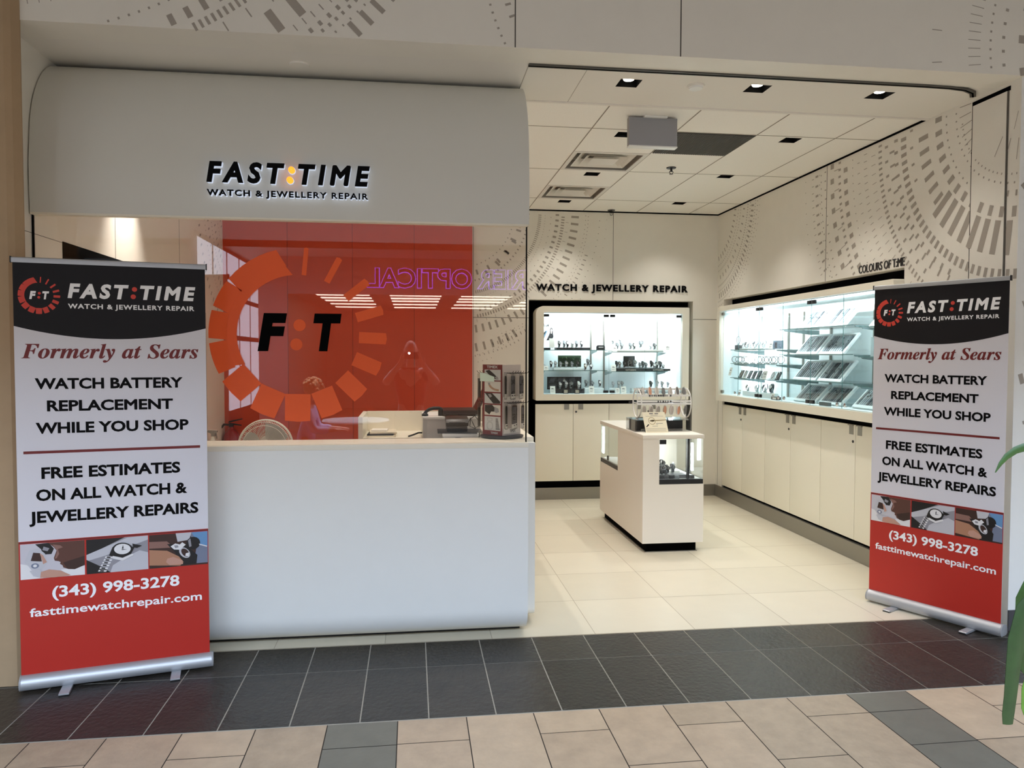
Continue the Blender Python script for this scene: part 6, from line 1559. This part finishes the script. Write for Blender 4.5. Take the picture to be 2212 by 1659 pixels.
def head(parent, c, yaw, tilt, hair_m, bald, s=1.0):
    R = Matrix.Translation(c) @ Matrix.Rotation(yaw, 4, 'Z') @ Matrix.Rotation(tilt, 4, 'X')
    mb = MB(); seg, rows = 20, 16; v = []; f = []
    for i in range(rows + 1):
        tt_ = PI * i / rows; z = -math.cos(tt_) * .118
        w = math.sin(tt_)
        for k in range(seg):
            a = 2 * PI * k / seg; x, y = math.cos(a), math.sin(a)
            jaw = 1.0 if z > -.02 else 1.0 - .28 * ((-.02 - z) / .1)
            px, py = x * w * .076 * jaw, y * w * .096 * (jaw if y > 0 else 1 - .12 * (1 - jaw))
            v.append((px * s, py * s, z * s))
    for i in range(rows):
        for k in range(seg):
            k2 = (k + 1) % seg
            f.append((i * seg + k, i * seg + k2, (i + 1) * seg + k2, (i + 1) * seg + k))
    mb.add(v, f)
    mb.prism([(-.096, .02), (-.122, -.022), (-.118, -.034), (-.094, -.034)], lambda u, w_, d: (d, u * s, w_ * s), -.013 * s, .013 * s)
    for sx in (-1, 1):
        mb.sphere((sx * .077 * s, .005 * s, -.005 * s), .010 * s, .018 * s, .030 * s, 10, 8)
    mb.tube([(0, .01 * s, -.19 * s), (0, .012 * s, -.10 * s), (0, .01 * s, -.04 * s)], [.056 * s, .050 * s, .05 * s], 14)
    mb.xf(R); build('head', mb, M_skin, parent, smooth=True)
    mb = MB()
    for sx in (-1, 1):
        mb.sphere((sx * .031 * s, -.086 * s, .004 * s), .012 * s, .008 * s, .007 * s, 10, 8)
    mb.xf(R); build('eyes', mb, mat('eye_white', (230, 226, 222), .3), parent, smooth=True)
    mb = MB(); mb.sphere((0, -.089 * s, -.066 * s), .024 * s, .008 * s, .007 * s, 12, 8); mb.xf(R); build('mouth', mb, mat('lip', (166, 96, 88), .5), parent, smooth=True)
    return R
def hand(pre, wrist, d, n, J, E):
    """palm, four unequal bent fingers and a side thumb added to the joint chain"""
    d = Vector(d).normalized(); n = Vector(n).normalized(); s = d.cross(n)
    w = Vector(wrist); p = w + d * .075
    J[pre + 'palm'] = (*p, (.034, .018)); E.append((pre + 'wrist', pre + 'palm'))
    for i, (off, L) in enumerate(((-.030, .072), (-.010, .082), (.011, .077), (.030, .060))):
        a = p + s * off + d * .02; b = a + d * L * .5 - n * .004; c = b + d * L * .32 - n * .02
        for q, nm, r in ((a, 'a', .0095), (b, 'b', .0085), (c, 'c', .007)):
            J[pre + 'f%d%s' % (i, nm)] = (*q, r)
        E += [(pre + 'palm', pre + 'f%da' % i), (pre + 'f%da' % i, pre + 'f%db' % i), (pre + 'f%db' % i, pre + 'f%dc' % i)]
    a = w + d * .035 - s * .04; b = a + d * .035 - s * .018
    J[pre + 't0'] = (*a, .011); J[pre + 't1'] = (*b, .009); E += [(pre + 'wrist', pre + 't0'), (pre + 't0', pre + 't1')]

# the photographer, standing behind the camera with a phone held at eye height
t = thing('person', 'person in a dark polo shirt holding up a phone, mirrored in the window', 'person', (-.02, -.42, 0))
J = {}; E = []
J.update({'pelvis': (-.02, -.42, .94, (.155, .115)), 'waist': (-.02, -.42, 1.10, (.15, .11)), 'chest': (-.02, -.415, 1.30, (.175, .12)), 'neck': (-.02, -.40, 1.47, .062),
          'lsh': (-.20, -.405, 1.42, .068), 'lel': (-.31, -.26, 1.28, .047), 'lwrist': (-.145, -.085, 1.50, .03), 'rsh': (.16, -.405, 1.42, .068), 'rel': (.28, -.26, 1.28, .047), 'rwrist': (.115, -.085, 1.50, .03),
          'lhip': (-.115, -.42, .88, .098), 'lknee': (-.13, -.40, .48, .062), 'lank': (-.135, -.42, .09, .042), 'ltoe': (-.15, -.27, .04, .036), 'rhip': (.075, -.42, .88, .098), 'rknee': (.09, -.40, .48, .062), 'rank': (.095, -.42, .09, .042), 'rtoe': (.11, -.27, .04, .036)})
E += [('pelvis', 'waist'), ('waist', 'chest'), ('chest', 'neck'), ('chest', 'lsh'), ('lsh', 'lel'), ('lel', 'lwrist'), ('chest', 'rsh'), ('rsh', 'rel'), ('rel', 'rwrist'), ('pelvis', 'lhip'), ('lhip', 'lknee'), ('lknee', 'lank'), ('lank', 'ltoe'), ('pelvis', 'rhip'), ('rhip', 'rknee'), ('rknee', 'rank'), ('rank', 'rtoe')]
hand('l', J['lwrist'][:3], (.35, .35, .6), (.2, 1, -.3), J, E); hand('r', J['rwrist'][:3], (-.35, .35, .6), (-.2, 1, -.3), J, E)
skin_body('body', J, E, M_skin, t, 'pelvis')
SJ = {'p': (-.02, -.42, .86, (.17, .13)), 'w': (-.02, -.42, 1.08, (.168, .126)), 'c': (-.02, -.415, 1.30, (.192, .136)), 'n': (-.02, -.40, 1.45, .078), 'l': (-.20, -.405, 1.41, .084), 'l2': (-.262, -.325, 1.335, .072), 'r': (.16, -.405, 1.41, .084), 'r2': (.228, -.325, 1.335, .072)}
skin_body('shirt', SJ, [('p', 'w'), ('w', 'c'), ('c', 'n'), ('c', 'l'), ('l', 'l2'), ('c', 'r'), ('r', 'r2')], mat('polo_dark', (72, 40, 40), .8), t, 'p')
TJ = {'p': (-.02, -.42, .93, (.162, .122)), 'l': (-.115, -.42, .86, .112), 'l2': (-.13, -.40, .48, .08), 'l3': (-.135, -.42, .10, .068), 'r': (.075, -.42, .86, .112), 'r2': (.09, -.40, .48, .08), 'r3': (.095, -.42, .10, .068)}
skin_body('trousers', TJ, [('p', 'l'), ('l', 'l2'), ('l2', 'l3'), ('p', 'r'), ('r', 'r2'), ('r2', 'r3')], mat('trouser_dark', (40, 42, 52), .8), t, 'p')
head(t, (-.02, -.36, 1.655), 0, 0, None, True)
t = thing('mobile_phone', 'dark mobile phone with its flash lit, held up by the photographer mirrored in the window', 'phone', (-.01, -.03, 1.6))
mb = MB(); mb.prism(rrect(-.088, 1.562, .068, 1.638, (.008, .008, .008, .008), 4), lambda u, v, d: (u, d, v), -.032, -.024); build('body', mb, M_plastic, t)
mb = MB(); mb.lathe([(.001, 0), (.012, 0), (.012, .002), (.001, .002)], lambda a, b, c: (-.036 + a, -.0238 + c, 1.626 + b), 16, 0, cap=False); build('flash', mb, emission('phone_flash', (255, 255, 255), 90.0), t)
# a seated reader further back in the concourse
BX, BY = -1.24, -.55
t = thing('person', 'fair-haired seated person in a pale blue shirt looking down, mirrored in the window', 'person', (BX, BY, 0))
J = {'pelvis': (BX, BY, .52, (.14, .12)), 'waist': (BX + .01, BY, .68, (.13, .105)), 'chest': (BX + .04, BY, .88, (.15, .115)), 'neck': (BX + .075, BY, 1.03, .05), 'lsh': (BX + .05, BY + .16, .98, .06), 'lel': (BX + .12, BY + .2, .74, .042), 'lwrist': (BX + .34, BY + .12, .74, .028), 'rsh': (BX + .05, BY - .16, .98, .06), 'rel': (BX + .12, BY - .2, .74, .042), 'rwrist': (BX + .34, BY - .12, .74, .028),
     'lhip': (BX + .05, BY + .09, .50, .09), 'lknee': (BX + .45, BY + .10, .52, .06), 'lank': (BX + .46, BY + .10, .09, .04), 'ltoe': (BX + .60, BY + .11, .04, .034), 'rhip': (BX + .05, BY - .09, .50, .09), 'rknee': (BX + .45, BY - .10, .52, .06), 'rank': (BX + .46, BY - .10, .09, .04), 'rtoe': (BX + .60, BY - .11, .04, .034)}
E = [('pelvis', 'waist'), ('waist', 'chest'), ('chest', 'neck'), ('chest', 'lsh'), ('lsh', 'lel'), ('lel', 'lwrist'), ('chest', 'rsh'), ('rsh', 'rel'), ('rel', 'rwrist'), ('pelvis', 'lhip'), ('lhip', 'lknee'), ('lknee', 'lank'), ('lank', 'ltoe'), ('pelvis', 'rhip'), ('rhip', 'rknee'), ('rknee', 'rank'), ('rank', 'rtoe')]
hand('l', J['lwrist'][:3], (1, -.2, 0), (0, 0, 1), J, E); hand('r', J['rwrist'][:3], (1, .2, 0), (0, 0, 1), J, E)
skin_body('body', J, E, M_skin, t, 'pelvis')
SJ = {'p': (BX, BY, .52, (.155, .135)), 'w': (BX + .01, BY, .68, (.145, .12)), 'c': (BX + .04, BY, .88, (.168, .13)), 'n': (BX + .07, BY, 1.02, .064), 'l': (BX + .05, BY + .16, .97, .076), 'l2': (BX + .12, BY + .2, .74, .056), 'l3': (BX + .30, BY + .13, .74, .042), 'r': (BX + .05, BY - .16, .97, .076), 'r2': (BX + .12, BY - .2, .74, .056), 'r3': (BX + .30, BY - .13, .74, .042)}
skin_body('shirt', SJ, [('p', 'w'), ('w', 'c'), ('c', 'n'), ('c', 'l'), ('l', 'l2'), ('l2', 'l3'), ('c', 'r'), ('r', 'r2'), ('r2', 'r3')], mat('shirt_blue', (176, 190, 232), .8), t, 'p')
TJ = {'p': (BX, BY, .51, (.15, .13)), 'l': (BX + .06, BY + .09, .50, .104), 'l2': (BX + .45, BY + .10, .52, .076), 'l3': (BX + .46, BY + .10, .10, .06), 'r': (BX + .06, BY - .09, .50, .104), 'r2': (BX + .45, BY - .10, .52, .076), 'r3': (BX + .46, BY - .10, .10, .06)}
skin_body('trousers', TJ, [('p', 'l'), ('l', 'l2'), ('l2', 'l3'), ('p', 'r'), ('r', 'r2'), ('r2', 'r3')], mat('trouser_navy', (44, 48, 64), .8), t, 'p')
R = head(t, (BX + .10, BY, 1.19), PI / 2, .45, None, False)
mb = MB(); mb.sphere((0, .022, .030), .100, .112, .112, 18, 12)
rh = random.Random(4)
for k in range(70):
    a = rh.uniform(-PI, PI); b = rh.uniform(-.3, 1.4)
    x, y, z = .098 * math.cos(a) * math.cos(b), .022 + .108 * math.sin(a) * math.cos(b), .03 + .108 * math.sin(b)
    if y < -.06 and z < .05: continue
    mb.sphere((x, y, z), .026, .026, .022, 8, 6)
mb.xf(R); build('hair', mb, mat('hair_fair', (206, 170, 118), .6), t, smooth=True)
t = thing('stool', 'plain concourse stool under the seated person mirrored in the window', 'stool', (BX, BY, 0))
mb = MB(); mb.lathe([(.001, .36), (.19, .36), (.2, .375), (.19, .39), (.001, .395)], lambda a, b, c: (BX + a, BY + b, c), 28); build('seat', mb, M_plastic, t, smooth=True)
for k in range(4):
    a = PI / 4 + k * PI / 2
    mb = MB(); mb.tube([(BX + .11 * math.cos(a), BY + .11 * math.sin(a), .36), (BX + .18 * math.cos(a), BY + .18 * math.sin(a), 0)], .014, 8); build('leg', mb, M_steel, t)
t = thing('cafe_table', 'round white cafe table in the concourse mirrored in the window', 'table', (-.75, -1.75, 0))
tf = lambda a, b, c: (-.75 + a, -1.75 + b, c)
mb = MB(); mb.lathe([(.001, .72), (.43, .72), (.44, .735), (.43, .75), (.001, .75)], tf, 40); build('tabletop', mb, mat('table_white', (226, 226, 226), .2), t, smooth=True)
mb = MB(); mb.tube([tf(0, 0, .02), tf(0, 0, .72)], .035, 16); build('column', mb, M_steel, t, smooth=True)
mb = MB(); mb.lathe([(.001, 0), (.24, 0), (.24, .012), (.04, .03)], tf, 28); build('base', mb, M_steel, t, smooth=True)

t = thing('sun_fill_spot', 'added spotlight in the skylight well standing in for sunlight on the seated person', 'spotlight', (-1.05, -.93, 3.64))  # invented lamp, added so the reader's hair looks sunlit in the reflection
mb = MB(); mb.lathe([(.001, 0), (.05, 0), (.055, .02), (.055, .13), (.03, .15)], lambda a, b, c: (-1.05 + a, -.84 + b, 3.50 + c), 20); build('can', mb, M_plastic, t, smooth=True)
mb = MB(); mb.box(-1.07, -.86, 3.64, -1.03, -.82, 3.68); build('mount', mb, M_plastic, t)
l = bpy.data.lights.new('sun_fill_beam', 'SPOT'); l.energy = 420; l.color = (1, .95, .86); l.spot_size = .42; l.spot_blend = .4; l.shadow_soft_size = .03
o = bpy.data.objects.new('sun_fill_beam', l); COL.objects.link(o); o.parent = t
o.location = (0, .09, -.16); d = Vector((BX + .08, BY, 1.25)) - Vector((-1.05, -.84, 3.48)); o.rotation_euler = d.to_track_quat('-Z', 'Y').to_euler()
